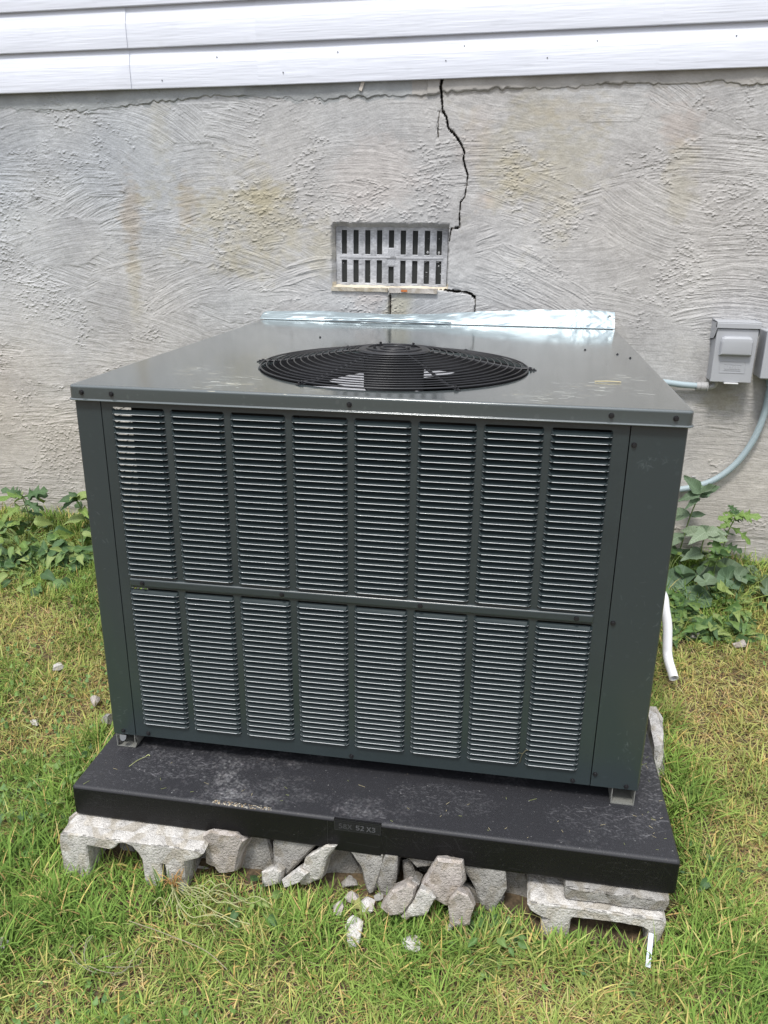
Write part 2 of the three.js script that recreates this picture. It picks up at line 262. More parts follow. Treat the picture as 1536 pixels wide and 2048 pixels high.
// vinyl siding
const vinylBump = dataTex(512, 256, (u, v) => { const a = f2(u * 10 + 3, v * 64, 3), b = n2(u * 22, v * 150); const s = 128 + 90 * a + 30 * b; return [s, s, s]; }, false);
const vinylMap = dataTex(512, 256, (u, v) => { const d = ss(0.30, 0.6, f2(u * 60 + 44, v * 30, 4)) * 4, k = 6 * f2(u * 20, v * 40, 3); return [214 + k - d, 217 + k - d, 226 + k - d * 1.1]; });
vinylBump.repeat.set(0.8, 2.2); vinylMap.repeat.set(0.31, 1.3);
const vinyl = std({ map: vinylMap, bumpMap: vinylBump, bumpScale: 0.0012, roughness: 0.5 });
{
  const tilt = Math.atan(0.01642), y0 = 1.5581, CH = 0.1205;
  const sid = new THREE.Group(); sid.name = 'siding'; sid.userData.label = 'white double-lap vinyl siding'; house.add(sid); sid.position.set(0, y0, 0); sid.rotation.z = tilt;
  const prof = [[0.004, 0.004], [-0.0004, 0.006], [-0.0010, 0.016], [-0.0006, 0.0202], [0.0008, 0.0208], [0.003, 0.0209], [0.0700, 0.0208], [0.0712, 0.0205], [0.0724, 0.0198], [0.128, 0.0040]];
  const strip = (xa, xb, base, dz) => { const n = Math.max(2, Math.round((xb - xa) / 0.06)); const g = gridGeo(n, prof.length - 1, (u, v) => { const [py, pz] = prof[Math.round(v * (prof.length - 1))], x = lerp(xa, xb, u); return [x, base + py + 0.0009 * n2(x * 1.7 + base * 9, base * 31), pz + dz + 0.0009 * n2(x * 2.6, base * 40)]; }, (u, v) => [lerp(xa, xb, u), base + prof[Math.round(v * (prof.length - 1))][0]]); return toCreasedNormals(g, 0.25); };
  for (let k = 0; k < 13; k++) {
    const seam = k < 2 ? -0.4375 - 0.0005 * k : k % 2 ? 0.9 : -1.6;
    const a = part('siding_panel', strip(-5, seam, k * CH, 0.0026), vinyl, sid), b = part('siding_panel', strip(seam - 0.02, 6, k * CH, 0), vinyl, sid);
  }
  const nm = std({ color: col(0.05, 0.05, 0.06), roughness: 0.5, metalness: 0.5 });
  for (const [px, py] of [[-0.876, 1.576], [-0.541, 1.632], [-0.489, 1.578], [-0.328, 1.575], [-0.136, 1.64], [0.085, 1.592], [0.265, 1.647], [0.609, 1.616], [0.665, 1.656], [0.919, 1.618], [1.065, 1.661], [1.463, 1.666]]) {
    const ly = py - y0 - 0.01642 * px, lz = ly < 0.0705 ? 0.0222 : interp(ly, [0.0724, 0.128], [0.0208, 0.0048]);
    part('nail', cyl(0.0019, 0.0016, [px, ly, lz - 0.003], [px, ly, lz + 0.0012], 8), nm, sid);
  }
  const shim = thing('wood_shim', 'small pale wooden shim poking down below the siding edge', 'shim', [0.345, 1.565, ZW + 0.009]);
  const s = part('sliver', rbx(-0.0055, 0.0055, -0.030, 0.02, -0.002, 0.002, 0.0012), std({ color: col(0.55, 0.5, 0.44), roughness: 0.9 }), shim); s.rotation.z = -0.35;
}
// ragged mortar pieces on the vent sill
const concTex = dataTex(256, 256, (u, v) => { const k = 2 * Math.PI, a = f2(Math.cos(u * k) * 2 + v * 9, Math.sin(u * k) * 2 + 3, 4), s = 34 * a + 26 * hsh(Math.floor(u * 256), Math.floor(v * 256)) + (hsh(Math.floor(u * 90), Math.floor(v * 90)) > 0.96 ? -24 : 0); const m = ss(0.05, 0.4, f2(Math.cos(u * k) * 1.3 + v * 5 + 20, Math.sin(u * k) * 1.3 + 7, 4)); return [198 + s - 20 * m, 195 + s - 23 * m, 191 + s - 29 * m]; });
const concBump = dataTex(256, 256, (u, v) => { const s = 128 + 50 * hsh(Math.floor(u * 256), Math.floor(v * 256)) + 60 * n2(u * 40, v * 40) + 50 * n2(u * 90, v * 90); return [s, s, s]; }, false);
const conc = (r, g, b) => { const m = std({ map: concTex, bumpMap: concBump, bumpScale: 0.003, color: col(r, g, b), roughness: 0.97 }); return m; };
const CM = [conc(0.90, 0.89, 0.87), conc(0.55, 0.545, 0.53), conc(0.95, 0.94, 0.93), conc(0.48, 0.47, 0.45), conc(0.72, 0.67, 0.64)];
function tess(g, maxEdge) {             // splits long edges of a non-indexed geometry so that it can be roughened
  let tri = []; const p = (g.index ? g.toNonIndexed() : g).attributes.position; for (let i = 0; i < p.count; i++) tri.push(V(p.getX(i), p.getY(i), p.getZ(i)));
  for (let it = 0; it < 7; it++) { const out = []; let any = false; for (let i = 0; i < tri.length; i += 3) { const t = [tri[i], tri[i + 1], tri[i + 2]]; const L = [0, 1, 2].map((k) => t[k].distanceTo(t[(k + 1) % 3])); const k = L.indexOf(Math.max(...L)); if (L[k] > maxEdge) { any = true; const A = t[k], B = t[(k + 1) % 3], C = t[(k + 2) % 3], m = A.clone().add(B).multiplyScalar(0.5); out.push(A, m, C, m.clone(), B, C); } else out.push(...t); } tri = out; if (!any) break; }
  const q = new THREE.BufferGeometry().setFromPoints(tri); return q;
}
function roughen(g, amp, freq, seed, maxEdge, crease = 0.6) {
  let q = mergeVertices(tess(g, maxEdge), 1e-5); q.computeVertexNormals(); const p = q.attributes.position, n = q.attributes.normal;
  for (let i = 0; i < p.count; i++) { const x = p.getX(i), y = p.getY(i), z = p.getZ(i), d = amp * (n3(x * freq + seed, y * freq, z * freq) + 0.6 * n3(x * freq * 2.7, y * freq * 2.7 + seed, z * freq * 2.7)); p.setXYZ(i, x + n.getX(i) * d, y + n.getY(i) * d, z + n.getZ(i) * d); }
  q = toCreasedNormals(q, crease); return boxUV(q, 6);
}
{
  const m1 = std({ map: concTex, color: col(0.8, 0.76, 0.66), roughness: 0.95 });
  part('vent_sill', roughen(bx(0.232, 0.430, 0.915, 0.927, -0.03, 0.0075), 0.0016, 60, 3, 0.012), m1, house, 'crumbling pale mortar sill under the vent');
  part('vent_sill', roughen(bx(0.436, 0.602, 0.9125, 0.929, -0.03, 0.010), 0.0012, 50, 8, 0.012), std({ map: concTex, color: col(0.85, 0.82, 0.79), roughness: 0.95 }), house, 'loose pale sill piece with an orange rust mark');
  const rust = canvasTex(64, 64, (c) => { c.fillStyle = '#b5602c'; const r = rng(5); for (let i = 0; i < 26; i++) { c.globalAlpha = 0.5 + 0.5 * r(); c.beginPath(); c.ellipse(12 + 40 * r(), 18 + 28 * r(), 2 + 5 * r(), 1 + 3 * r(), r() * 3, 0, 7); c.fill(); } });
  part('rust_mark', gridGeo(4, 2, (u, v) => [0.478 + 0.022 * u, 0.917 + 0.007 * v, 0.0125 + 0.0006 * n2(u * 5, v * 5)]), std({ color: col(0.48, 0.16, 0.05), roughness: 0.95 }), house);
}

// ---------------------------------------------------------------- the packaged air conditioner
const H = 0.817, W = 1.2, D = 1.304, LIP = 0.0305;
const paintMap = dataTex(512, 512, (u, v) => { const s = 5 * f2(u * 12, v * 12, 3) + 2.5 * hsh(Math.floor(u * 512), Math.floor(v * 512)); return [44 + s, 54 + s, 56 + s]; });
const orange = dataTex(256, 256, (u, v) => { const s = 128 + 90 * f2(u * 50, v * 50, 2); return [s, s, s]; }, false); orange.repeat.set(5, 5);
const paint = phy({ map: paintMap, roughness: 0.42, bumpMap: orange, bumpScale: 0.0001, clearcoat: 0.8, clearcoatRoughness: 0.2 });
const slatPaint = phy({ map: paintMap, roughness: 0.5, specularIntensity: 0.6 });
const postMap = canvasTex(1024, 700, (c, w, h) => {
  const r = rng(61); c.fillStyle = 'rgb(44,54,56)'; c.fillRect(0, 0, w, h); const X = (x) => x / 1.2 * w, Y = (y) => h - y / 0.82 * h;
  for (let i = 0; i < 1500; i++) { c.globalAlpha = 0.10 * r(); c.fillStyle = r() < 0.6 ? '#6d7674' : '#252b2b'; c.beginPath(); c.ellipse(r() * w, r() * h, 1 + 3 * r(), 1 + 3 * r(), 0, 0, 7); c.fill(); }
  for (const [cx, cy, n, sx, sy, a] of [[1.125, 0.715, 26, 0.010, 0.010, 0.22], [1.155, 0.725, 22, 0.03, 0.005, 0.2], [1.16, 0.1, 24, 0.02, 0.05, 0.3], [1.185, 0.3, 30, 0.006, 0.25, 0.25], [0.03, 0.5, 24, 0.02, 0.2, 0.25], [0.03, 0.06, 26, 0.02, 0.05, 0.3], [1.14, 0.45, 20, 0.03, 0.15, 0.2]])
    for (let i = 0; i < n; i++) { c.globalAlpha = a * r(); c.strokeStyle = '#98a09e'; c.lineWidth = 0.6 + r(); const x = X(cx + sx * (r() + r() - 1)), y = Y(cy + sy * (r() + r() - 1)), an = r() * 3, L = 2 + 8 * r(); c.beginPath(); c.moveTo(x, y); c.lineTo(x + L * Math.cos(an), y + L * Math.sin(an)); c.stroke(); }
  c.globalAlpha = 1;
});
const postPaint = phy({ map: postMap, roughness: 0.42, bumpMap: orange, bumpScale: 0.0001, clearcoat: 0.8, clearcoatRoughness: 0.2 }); postMap.repeat.set(1 / 1.2, 1 / 0.82);
const lidMap = canvasTex(1024, 1024, (c, w, h) => {
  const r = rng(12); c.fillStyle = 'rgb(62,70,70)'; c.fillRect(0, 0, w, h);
  const px = (x) => x / 1.2 * w, pz = (z) => (1 + z / 1.304) * h;      // canvas rows run back to front
  for (let i = 0; i < 2600; i++) { c.globalAlpha = 0.10 * r(); c.fillStyle = r() < 0.7 ? '#9aa09a' : '#2f3533'; c.beginPath(); c.ellipse(r() * w, r() * h, 1 + 5 * r() * r(), 1 + 3 * r(), r() * 3, 0, 7); c.fill(); }
  // hand smears, dried rain marks and scuffs
  for (const [cx, cz, n, sp, al] of [[1.03, -0.2, 90, 0.10, 0.34], [1.1, -0.33, 50, 0.07, 0.3], [0.93, -0.09, 70, 0.09, 0.32], [0.16, -0.22, 70, 0.09, 0.3], [0.30, -0.09, 80, 0.10, 0.34], [0.22, -0.45, 50, 0.1, 0.2], [0.75, -0.88, 40, 0.14, 0.2], [1.08, -0.85, 26, 0.06, 0.2], [0.5, -0.06, 30, 0.12, 0.2], [0.3, -0.55, 40, 0.12, 0.14]])
    for (let i = 0; i < n; i++) { c.globalAlpha = Math.min(1, 3.6 * al * r()); c.strokeStyle = r() < 0.6 ? '#c9cdc4' : '#b8ae94'; c.lineWidth = 0.8 + 2.6 * r() * r(); const a = px(cx + sp * (r() + r() - 1)), b = pz(cz + sp * (r() + r() - 1)), ang = (r() - 0.5) * 1.2, L = 4 + 26 * r(); c.beginPath(); c.moveTo(a, b); c.quadraticCurveTo(a + L * 0.5 * Math.cos(ang), b + L * 0.5 * Math.sin(ang) + 4 * (r() - 0.5), a + L * Math.cos(ang), b + L * Math.sin(ang)); c.stroke(); }
  for (let i = 0; i < 500; i++) { c.globalAlpha = 0.5 * r(); c.fillStyle = '#c9cabf'; c.fillRect(r() * w, r() * h, 1 + r(), 1 + r()); }
  c.globalAlpha = 1;
});
const lidPaint = phy({ map: lidMap, roughness: 0.26, ior: 1.6, clearcoat: 1, clearcoatRoughness: 0.1 });
const black = std({ color: col(0.012, 0.012, 0.013), roughness: 0.5 });
const blackMetal = std({ color: col(0.02, 0.02, 0.022), roughness: 0.35, metalness: 0.2 });
const galv = std({ color: col(0.42, 0.44, 0.46), roughness: 0.42, metalness: 0.85 });
const ac = thing('air_conditioner', 'large dark green-grey packaged air conditioner with louvered front and top fan', 'air conditioner');
const FC = [0.602, -0.38], FR = 0.313;
{
  // lid: flat top with a fan opening, rounded edges and a hemmed skirt
  const rr = (x0, x1, z0, z1, r, n = 6) => { const o = []; for (const [cx, cz, a] of [[x1 - r, z1 - r, 0], [x0 + r, z1 - r, 90], [x0 + r, z0 + r, 180], [x1 - r, z0 + r, 270]]) for (let i = 0; i <= n; i++) { const t = (a + 90 * i / n) * Math.PI / 180; o.push([cx + r * Math.cos(t), cz + r * Math.sin(t), Math.cos(t), Math.sin(t)]); } return o; };
  const loop = rr(0, W, -D, 0, 0.014), top = loop.map(([x, z, a, b]) => [x - a * 0.009, z - b * 0.009]);
  const sh = new THREE.Shape(top.map(([x, z]) => new THREE.Vector2(x, -z))), hole = new THREE.Path(); hole.absarc(FC[0], -FC[1], FR, 0, Math.PI * 2, true); sh.holes.push(hole);
  const tg = new THREE.ShapeGeometry(sh, 48); tg.rotateX(-Math.PI / 2); tg.translate(0, H, 0);
  const prof = [[-0.009, H], [-0.0045, H - 0.0001], [-0.0022, H - 0.0010], [-0.0008, H - 0.0024], [0, H - 0.005], [0, H - LIP + 0.0042], [0.0012, H - LIP + 0.0034], [0.0030, H - LIP + 0.0022], [0.0034, H - LIP + 0.0008], [0.0024, H - LIP], [0, H - LIP - 0.0002], [-0.0025, H - LIP + 0.002], [-0.0025, H - LIP + 0.012]];
  const N = loop.length, sg = gridGeo(N, prof.length - 1, (u, v) => { const [x, z, a, b] = loop[Math.round(u * N) % N], [o, y] = prof[Math.round(v * (prof.length - 1))]; return [x + a * o, y, z + b * o]; });
  const planar = (g) => { const p = g.attributes.position, uv = new Float32Array(p.count * 2); for (let i = 0; i < p.count; i++) { uv[i * 2] = p.getX(i) / W; uv[i * 2 + 1] = 1 - (1 + (p.getZ(i) + Math.max(0, H - p.getY(i))) / D); } g.setAttribute('uv', new THREE.BufferAttribute(uv, 2)); return g; };
  const rim = new THREE.LatheGeometry([[FR, 0], [FR - 0.003, -0.001], [FR - 0.005, -0.004], [FR - 0.0055, -0.012]].map((p) => new THREE.Vector2(...p)), 96); rim.translate(FC[0], H, FC[1]);
  part('lid', merge([planar(tg), planar(sg), planar(rim)]), lidPaint, ac, 'flat sheet metal top panel with smears and scuffs');
  // shroud and inner walls
  const shr = new THREE.LatheGeometry([[FR - 0.0055, -0.012], [FR - 0.004, -0.05], [FR - 0.006, -0.13], [FR + 0.03, -0.15]].map((p) => new THREE.Vector2(...p)), 72); shr.translate(FC[0], H, FC[1]);
  part('fan_shroud', shr, black, ac);
  // front louvre panel
  const zf = -0.0085, PX0 = 0.0645, PX1 = 1.0925, ps = new THREE.Shape([[PX0, 0.0], [PX1, 0.0], [PX1, H - 0.02], [PX0, H - 0.02]].map((p) => new THREE.Vector2(...p)));
  const cx0 = (i) => 0.0864 + i * 0.12375, CW = 0.1112, rows = [[0.4065, 0.7745, 28], [0.0345, 0.3795, 27]];
  for (const [a, b] of rows) for (let i = 0; i < 8; i++) { const h = new THREE.Path(), x = cx0(i); h.moveTo(x, a); h.lineTo(x, b - 0.004); h.lineTo(x + 0.004, b); h.lineTo(x + CW - 0.004, b); h.lineTo(x + CW, b - 0.004); h.lineTo(x + CW, a); h.closePath(); ps.holes.push(h); }
  const pg = new THREE.ExtrudeGeometry(ps, { depth: 0.0012, bevelEnabled: false }); pg.translate(0, 0, zf - 0.0012);
  const lp = part('louver_panel', boxUV(merge([pg, bx(PX0, PX0 + 0.0012, 0, H - 0.02, zf - 0.022, zf - 0.0013), bx(PX1 - 0.0012, PX1, 0, H - 0.02, zf - 0.022, zf - 0.0013), bx(PX0, PX1, -0.0004, 0.0008, zf - 0.024, zf - 0.0013)])), paint, ac);
  const slat = (w, sc) => {
    const st = [[-w / 2, 0], [-w / 2 + 0.0010, 0.10], [-w / 2 + 0.0050, 1], [w / 2 - 0.0050, 1], [w / 2 - 0.0010, 0.10], [w / 2, 0]];
    const fl = [[0.0063, 0], [0, 0], [-0.003, 0], [-0.0050, 0], [-0.0057, 0], [-0.0061, -0.0002], [-0.0061, -0.0009], [0.0063, -0.0009]];
    const op = [[0.0024, -0.0040], [-0.0012, 0.0006], [-0.0031, 0.0046], [-0.0034, 0.0072], [-0.0042, 0.0079], [-0.0050, 0.0081], [-0.0052, 0.0072], [0.0016, -0.0048]], K = fl.length;
    const g = gridGeo(st.length - 1, K, (u, v) => { const [x, t] = st[Math.round(u * (st.length - 1))], k = Math.round(v * K) % K; return [x, sc * lerp(fl[k][0], op[k][0], t), lerp(fl[k][1], op[k][1], t)]; });
    return toCreasedNormals(g, 0.3);
  };
  // lanced lower edge of every louver: pale metal with its glint put into the colour
  const glintEdge = (w, sc) => { const y = -0.0046 * sc, z = 0.0081, r = 0.00062, P = [[-w / 2 + 0.001, y - 0.0008, 0.0008], [-w / 2 + 0.0052, y, z], [0, y, z], [w / 2 - 0.0052, y, z], [w / 2 - 0.001, y - 0.0008, 0.0008]]; const c = new THREE.CurvePath(); for (let i = 0; i < 4; i++) c.add(new THREE.LineCurve3(V(...P[i]), V(...P[i + 1]))); return new THREE.TubeGeometry(c, 16, r, 5, false); };
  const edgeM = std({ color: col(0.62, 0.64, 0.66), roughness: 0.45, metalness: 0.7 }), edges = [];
  let made = 0; const rest = [];
  rows.forEach(([a, b, n], ri) => {
    const pitch = (b - a) / (n + 0.35), g = slat(CW, pitch / 0.0128), ce = glintEdge(CW, pitch / 0.0128);
    for (let k = 0; k < n; k++) for (let i = 0; i < 8; i++) {
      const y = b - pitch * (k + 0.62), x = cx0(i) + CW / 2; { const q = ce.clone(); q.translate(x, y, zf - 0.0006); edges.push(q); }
      if (ri === 0 || k < 9) { const m = part('louver', g, slatPaint, lp); m.position.set(x, y, zf - 0.0006); made++; }
      else { const q = g.clone(); q.translate(x, y, zf - 0.0006); rest.push(q); }
    }
  });
  part('lower_louvers', merge(rest), slatPaint, lp).userData.kind = 'stuff';
  part('glint_edges', merge(edges), edgeM, lp, 'pale metal edges of the louvers with glint put into their colour').userData.kind = 'stuff';
  part('stiffener_bar', rbx(0.0885, 1.0635, 0.3835, 0.4025, zf - 0.004, zf + 0.0055, 0.0045, 3), paint, lp, 'raised horizontal bar between the two rows of louvers');
  // corner posts: front face, rounded corner and a side return
  const post = (x0, x1, left) => {
    const r = 0.007, xo = left ? x0 : x1, xi = left ? x1 : x0, s = left ? 1 : -1, pts = [[xi, -0.022], [xi, zf]];
    for (let i = 0; i <= 5; i++) { const t = i / 5 * Math.PI / 2; pts.push([xo + s * (r - r * Math.sin(t)), zf - r + r * Math.cos(t)]); }
    pts.push([xo, left ? -0.022 : -D + 0.012]);
    const q = gridGeo(pts.length - 1, 1, (u, v) => { const [x, z] = pts[Math.round(u * (pts.length - 1))]; return [x, lerp(-0.0005, H - 0.02, v), z]; });
    return boxUV(toCreasedNormals(q, 0.9));
  };
  part('corner_post', post(0.0062, 0.0625, true), postPaint, ac, 'left front corner post');
  part('access_panel', post(1.0945, 1.1945, false), postPaint, ac, 'plain right front panel');
  // left side with louvres near the front corner, back, floor
  const side = new THREE.Shape([[0.024, 0], [D - 0.012, 0], [D - 0.012, H - 0.02], [0.024, H - 0.02]].map((p) => new THREE.Vector2(...p)));
  for (const [a, b] of rows) for (let i = 0; i < 9; i++) { const x = 0.031 + i * 0.129, h = new THREE.Path(); h.moveTo(x, a); h.lineTo(x, b); h.lineTo(x + 0.112, b); h.lineTo(x + 0.112, a); h.closePath(); side.holes.push(h); }
  const sgeo = new THREE.ExtrudeGeometry(side, { depth: 0.0012, bevelEnabled: false }); sgeo.rotateY(Math.PI / 2); sgeo.translate(0.0062, 0, 0);
  const sl = [sgeo], sg2 = slat(0.112, 1);
  for (const [a, b, n] of rows) { const pitch = (b - a) / (n + 0.35); for (let k = 0; k < n; k++) for (let i = 0; i < 9; i++) { const q = sg2.clone(); q.rotateY(-Math.PI / 2); q.translate(0.0066, b - pitch * (k + 0.62), -(0.031 + i * 0.129 + 0.056)); sl.push(q); } }
  part('side_panel', boxUV(merge(sl)), paint, ac, 'louvered left side panel');
  part('back_panel', bx(0.0062, 1.1945, 0, H - 0.01, -D + 0.004, -D + 0.012), paint, ac);
  part('base_pan', bx(0.0075, 1.193, 0.001, 0.006, -D + 0.013, -0.033), black, ac);
  // condenser coil: a dark finned slab wrapped behind the louvres
  const fin = dataTex(256, 64, (u, v) => { const a = (u * 64) % 1, s = a < 0.5 ? 20 : 6; return [s, s, s + 2]; }); fin.repeat.set(9, 1);
  const coil = part('coil', boxUV(merge([bx(0.074, 1.17, 0.007, 0.76, -0.145, -0.115), bx(0.074, 0.104, 0.007, 0.76, -D + 0.1, -0.146)])), std({ map: fin, roughness: 0.6, metalness: 0.3 }), ac, 'dark finned coil behind the louvers');
  part('inner_wall', bx(1.10, 1.106, 0.007, 0.76, -D + 0.1, -0.146), black, ac);
  part('inner_wall', bx(0.103, 1.099, 0.007, 0.76, -0.80, -0.79), black, ac);
  // screws
  const screwG = merge([cyl(0.0062, 0.0062, [0, 0, -0.001], [0, 0, 0.0012], 18), cyl(0.0047, 0.0043, [0, 0, 0.0012], [0, 0, 0.0052], 6), cyl(0.0026, 0.0026, [0, 0, 0.0053], [0, 0, 0.0056], 8)]);
  for (const [x, y] of [[0.03, 0.803], [0.093, 0.802], [0.574, 0.802], [1.056, 0.803], [1.168, 0.803]]) { const s = part('screw', screwG, blackMetal, ac); s.position.set(x, y, 0.0002); s.scale.setScalar(0.82); }
  for (const [x, y, z] of [[1.1025, 0.7486, 0], [1.102, 0.3868, 0], [1.1015, 0.030, 0], [1.168, 0.0075, 0], [1.0568, 0.0075, 0], [0.5745, 0.0075, 0], [0.0952, 0.009, 0], [0.1186, 0.393, 0.0055], [0.428, 0.393, 0.0055], [0.7192, 0.393, 0.0055], [1.0303, 0.393, 0.0055], [0.0334, 0.009, 0]]) { const s = part('screw', screwG, blackMetal, ac); s.position.set(x, y, zf + z + 0.0002); s.rotation.z = x * 31; s.scale.setScalar(0.82); }
  for (const [x, z] of [[0.312, -0.854], [1.063, -0.768], [1.14, -0.7], [1.165, -0.64]]) { const s = part('screw', screwG, blackMetal, ac); s.scale.setScalar(0.55); s.rotation.x = -Math.PI / 2; s.position.set(x, H + 0.0002, z); }
  // skid rails: open steel channels from front to back
  const rail = (x0, x1, bent) => {
    const y0 = bent ? -0.0375 : -0.042, y1 = -0.0008, t = 0.0017, L = 1.27, N = 12;
    const wall = (ax, ay, bx2, by) => gridGeo(6, N, (u, v) => { const z = -0.012 - L * v, k = bent ? Math.exp(-v * 16) : 0; let x = lerp(ax, bx2, u), y = lerp(ay, by, u); x += k * 0.006 * Math.sin((y - y0) * 90); y += -k * 0.008 * Math.max(0, (y - y0) / 0.037) * ss(x1, x0, x); return [x, y, z]; });
    return merge([wall(x0, y0, x1, y0), wall(x0 + t, y0 + t, x1 - t, y0 + t), wall(x0, y0, x0, y1), wall(x0 + t, y0, x0 + t, y1), wall(x1, y0, x1, y1), wall(x1 - t, y0, x1 - t, y1), wall(x0, y1, x0 + 0.014, y1), wall(x1 - 0.014, y1, x1, y1), bx(x0, x1, y0, y0 + t, -0.0125, -0.0117), bx(x0, x0 + t, y0, y1, -0.0125, -0.0117), bx(x1 - t, x1, y0, y1, -0.0125, -0.0117), bx(x0, x1, y0, y1, -0.34, -0.338)]);
  };
  const railM = std({ color: col(0.36, 0.36, 0.33), roughness: 0.5, metalness: 0.55 });
  part('skid_rail', rail(0.012, 0.0585, true), railM, ac, 'bent left skid rail'); part('skid_rail', rail(1.1405, 1.189, false), railM, ac, 'open square right skid rail');
  part('skid_tab', (() => { const s = new THREE.Shape(); s.moveTo(-0.008, 0); s.lineTo(0.008, 0); s.lineTo(0.0075, -0.008); s.quadraticCurveTo(0.003, -0.016, -0.003, -0.0145); s.quadraticCurveTo(-0.008, -0.011, -0.008, 0); const g = new THREE.ExtrudeGeometry(s, { depth: 0.0014, bevelEnabled: false }); g.rotateX(-0.25); g.translate(0.033, -0.001, -0.006); return g; })(), galv, ac, 'bent bright metal tab over the left rail');
  // fan guard: domed wire rings on six spokes
  const dome = (r) => H + 0.006 + 0.036 * (1 - Math.pow(ss(0.02, FR + 0.01, r), 1.15));
  const outer = new THREE.TorusGeometry(FR - 0.006, 0.002, 6, 96); outer.rotateX(Math.PI / 2); outer.translate(FC[0], H + 0.004, FC[1]);
  const guard = part('fan_guard', outer, blackMetal, ac, 'black wire fan guard');
  for (let i = 0; i < 14; i++) { const r = lerp(0.09, FR - 0.020, i / 13), g = new THREE.TorusGeometry(r, 0.0014, 5, 80); g.rotateX(Math.PI / 2); const m = part('guard_ring', g, blackMetal, guard); m.position.set(FC[0], dome(r), FC[1]); }
  for (let i = 0; i < 6; i++) {
    const a = i * Math.PI / 3 - 0.03, P = []; for (let k = 0; k <= 8; k++) { const r = lerp(0.07, FR + 0.004, k / 8); P.push([FC[0] + r * Math.cos(a), (k === 8 ? H + 0.004 : dome(r) - 0.0045), FC[1] + r * Math.sin(a)]); }
    part('spoke', tube(P, 0.0032, 24, 6), blackMetal, guard);
    const clip = part('guard_clip', merge([rbx(-0.004, 0.022, 0, 0.003, -0.006, 0.006, 0.001), cyl(0.0042, 0.0038, [0.012, 0.003, 0], [0.012, 0.0075, 0], 6), rbx(-0.006, 0.002, -0.002, 0.012, -0.004, 0.004, 0.001)]), blackMetal, guard); clip.position.set(FC[0] + FR * Math.cos(a), H + 0.0003, FC[1] + FR * Math.sin(a)); clip.rotation.y = -a; clip.scale.setScalar(0.62);
  }
  const hub = part('hub_plate', merge([cyl(0.083, 0.080, [FC[0], dome(0.04) - 0.004, FC[1]], [FC[0], dome(0.04) - 0.001, FC[1]], 40), (() => { const t = new THREE.TorusGeometry(0.062, 0.003, 6, 40); t.rotateX(Math.PI / 2); t.translate(FC[0], dome(0.04), FC[1]); return t; })(), (() => { const t = new THREE.TorusGeometry(0.030, 0.003, 6, 30); t.rotateX(Math.PI / 2); t.translate(FC[0], dome(0.04), FC[1]); return t; })()]), blackMetal, guard);
  for (let i = 0; i < 4; i++) { const a = 0.8 + i * Math.PI / 2; part('hub_bolt', merge([cyl(0.006, 0.006, [0, 0, 0], [0, 0.004, 0], 6), cyl(0.003, 0.003, [0, 0.004, 0], [0, 0.009, 0], 8)]), blackMetal, guard).position.set(FC[0] + 0.055 * Math.cos(a), dome(0.04) - 0.001, FC[1] + 0.055 * Math.sin(a)); }
  part('fan_motor', merge([cyl(0.070, 0.070, [FC[0], 0.70, FC[1]], [FC[0], dome(0.04) - 0.0045, FC[1]], 40)]), black, ac);
  const fan = part('fan', cyl(0.05, 0.05, [FC[0], 0.655, FC[1]], [FC[0], 0.6985, FC[1]], 24), galv, ac, 'fan with three bright metal blades');
  const blade = gridGeo(10, 6, (u, v) => { const r = lerp(0.072, 0.292, u), w = lerp(0.7, 1.25, Math.sin(u * Math.PI * 0.62)), a = (v - 0.5) * w; return [r * Math.cos(a), (v - 0.5) * 0.035 * (1 - 0.35 * u) + 0.01 * Math.sin(v * 3.1), r * Math.sin(a)]; });
  for (let i = 0; i < 3; i++) { const b = part('fan_blade', blade, std({ color: col(0.5, 0.5, 0.52), roughness: 0.45, metalness: 0.2 }), fan); b.position.set(FC[0], 0.752, FC[1]); b.rotation.y = -0.35 + i * 2 * Math.PI / 3; }
}

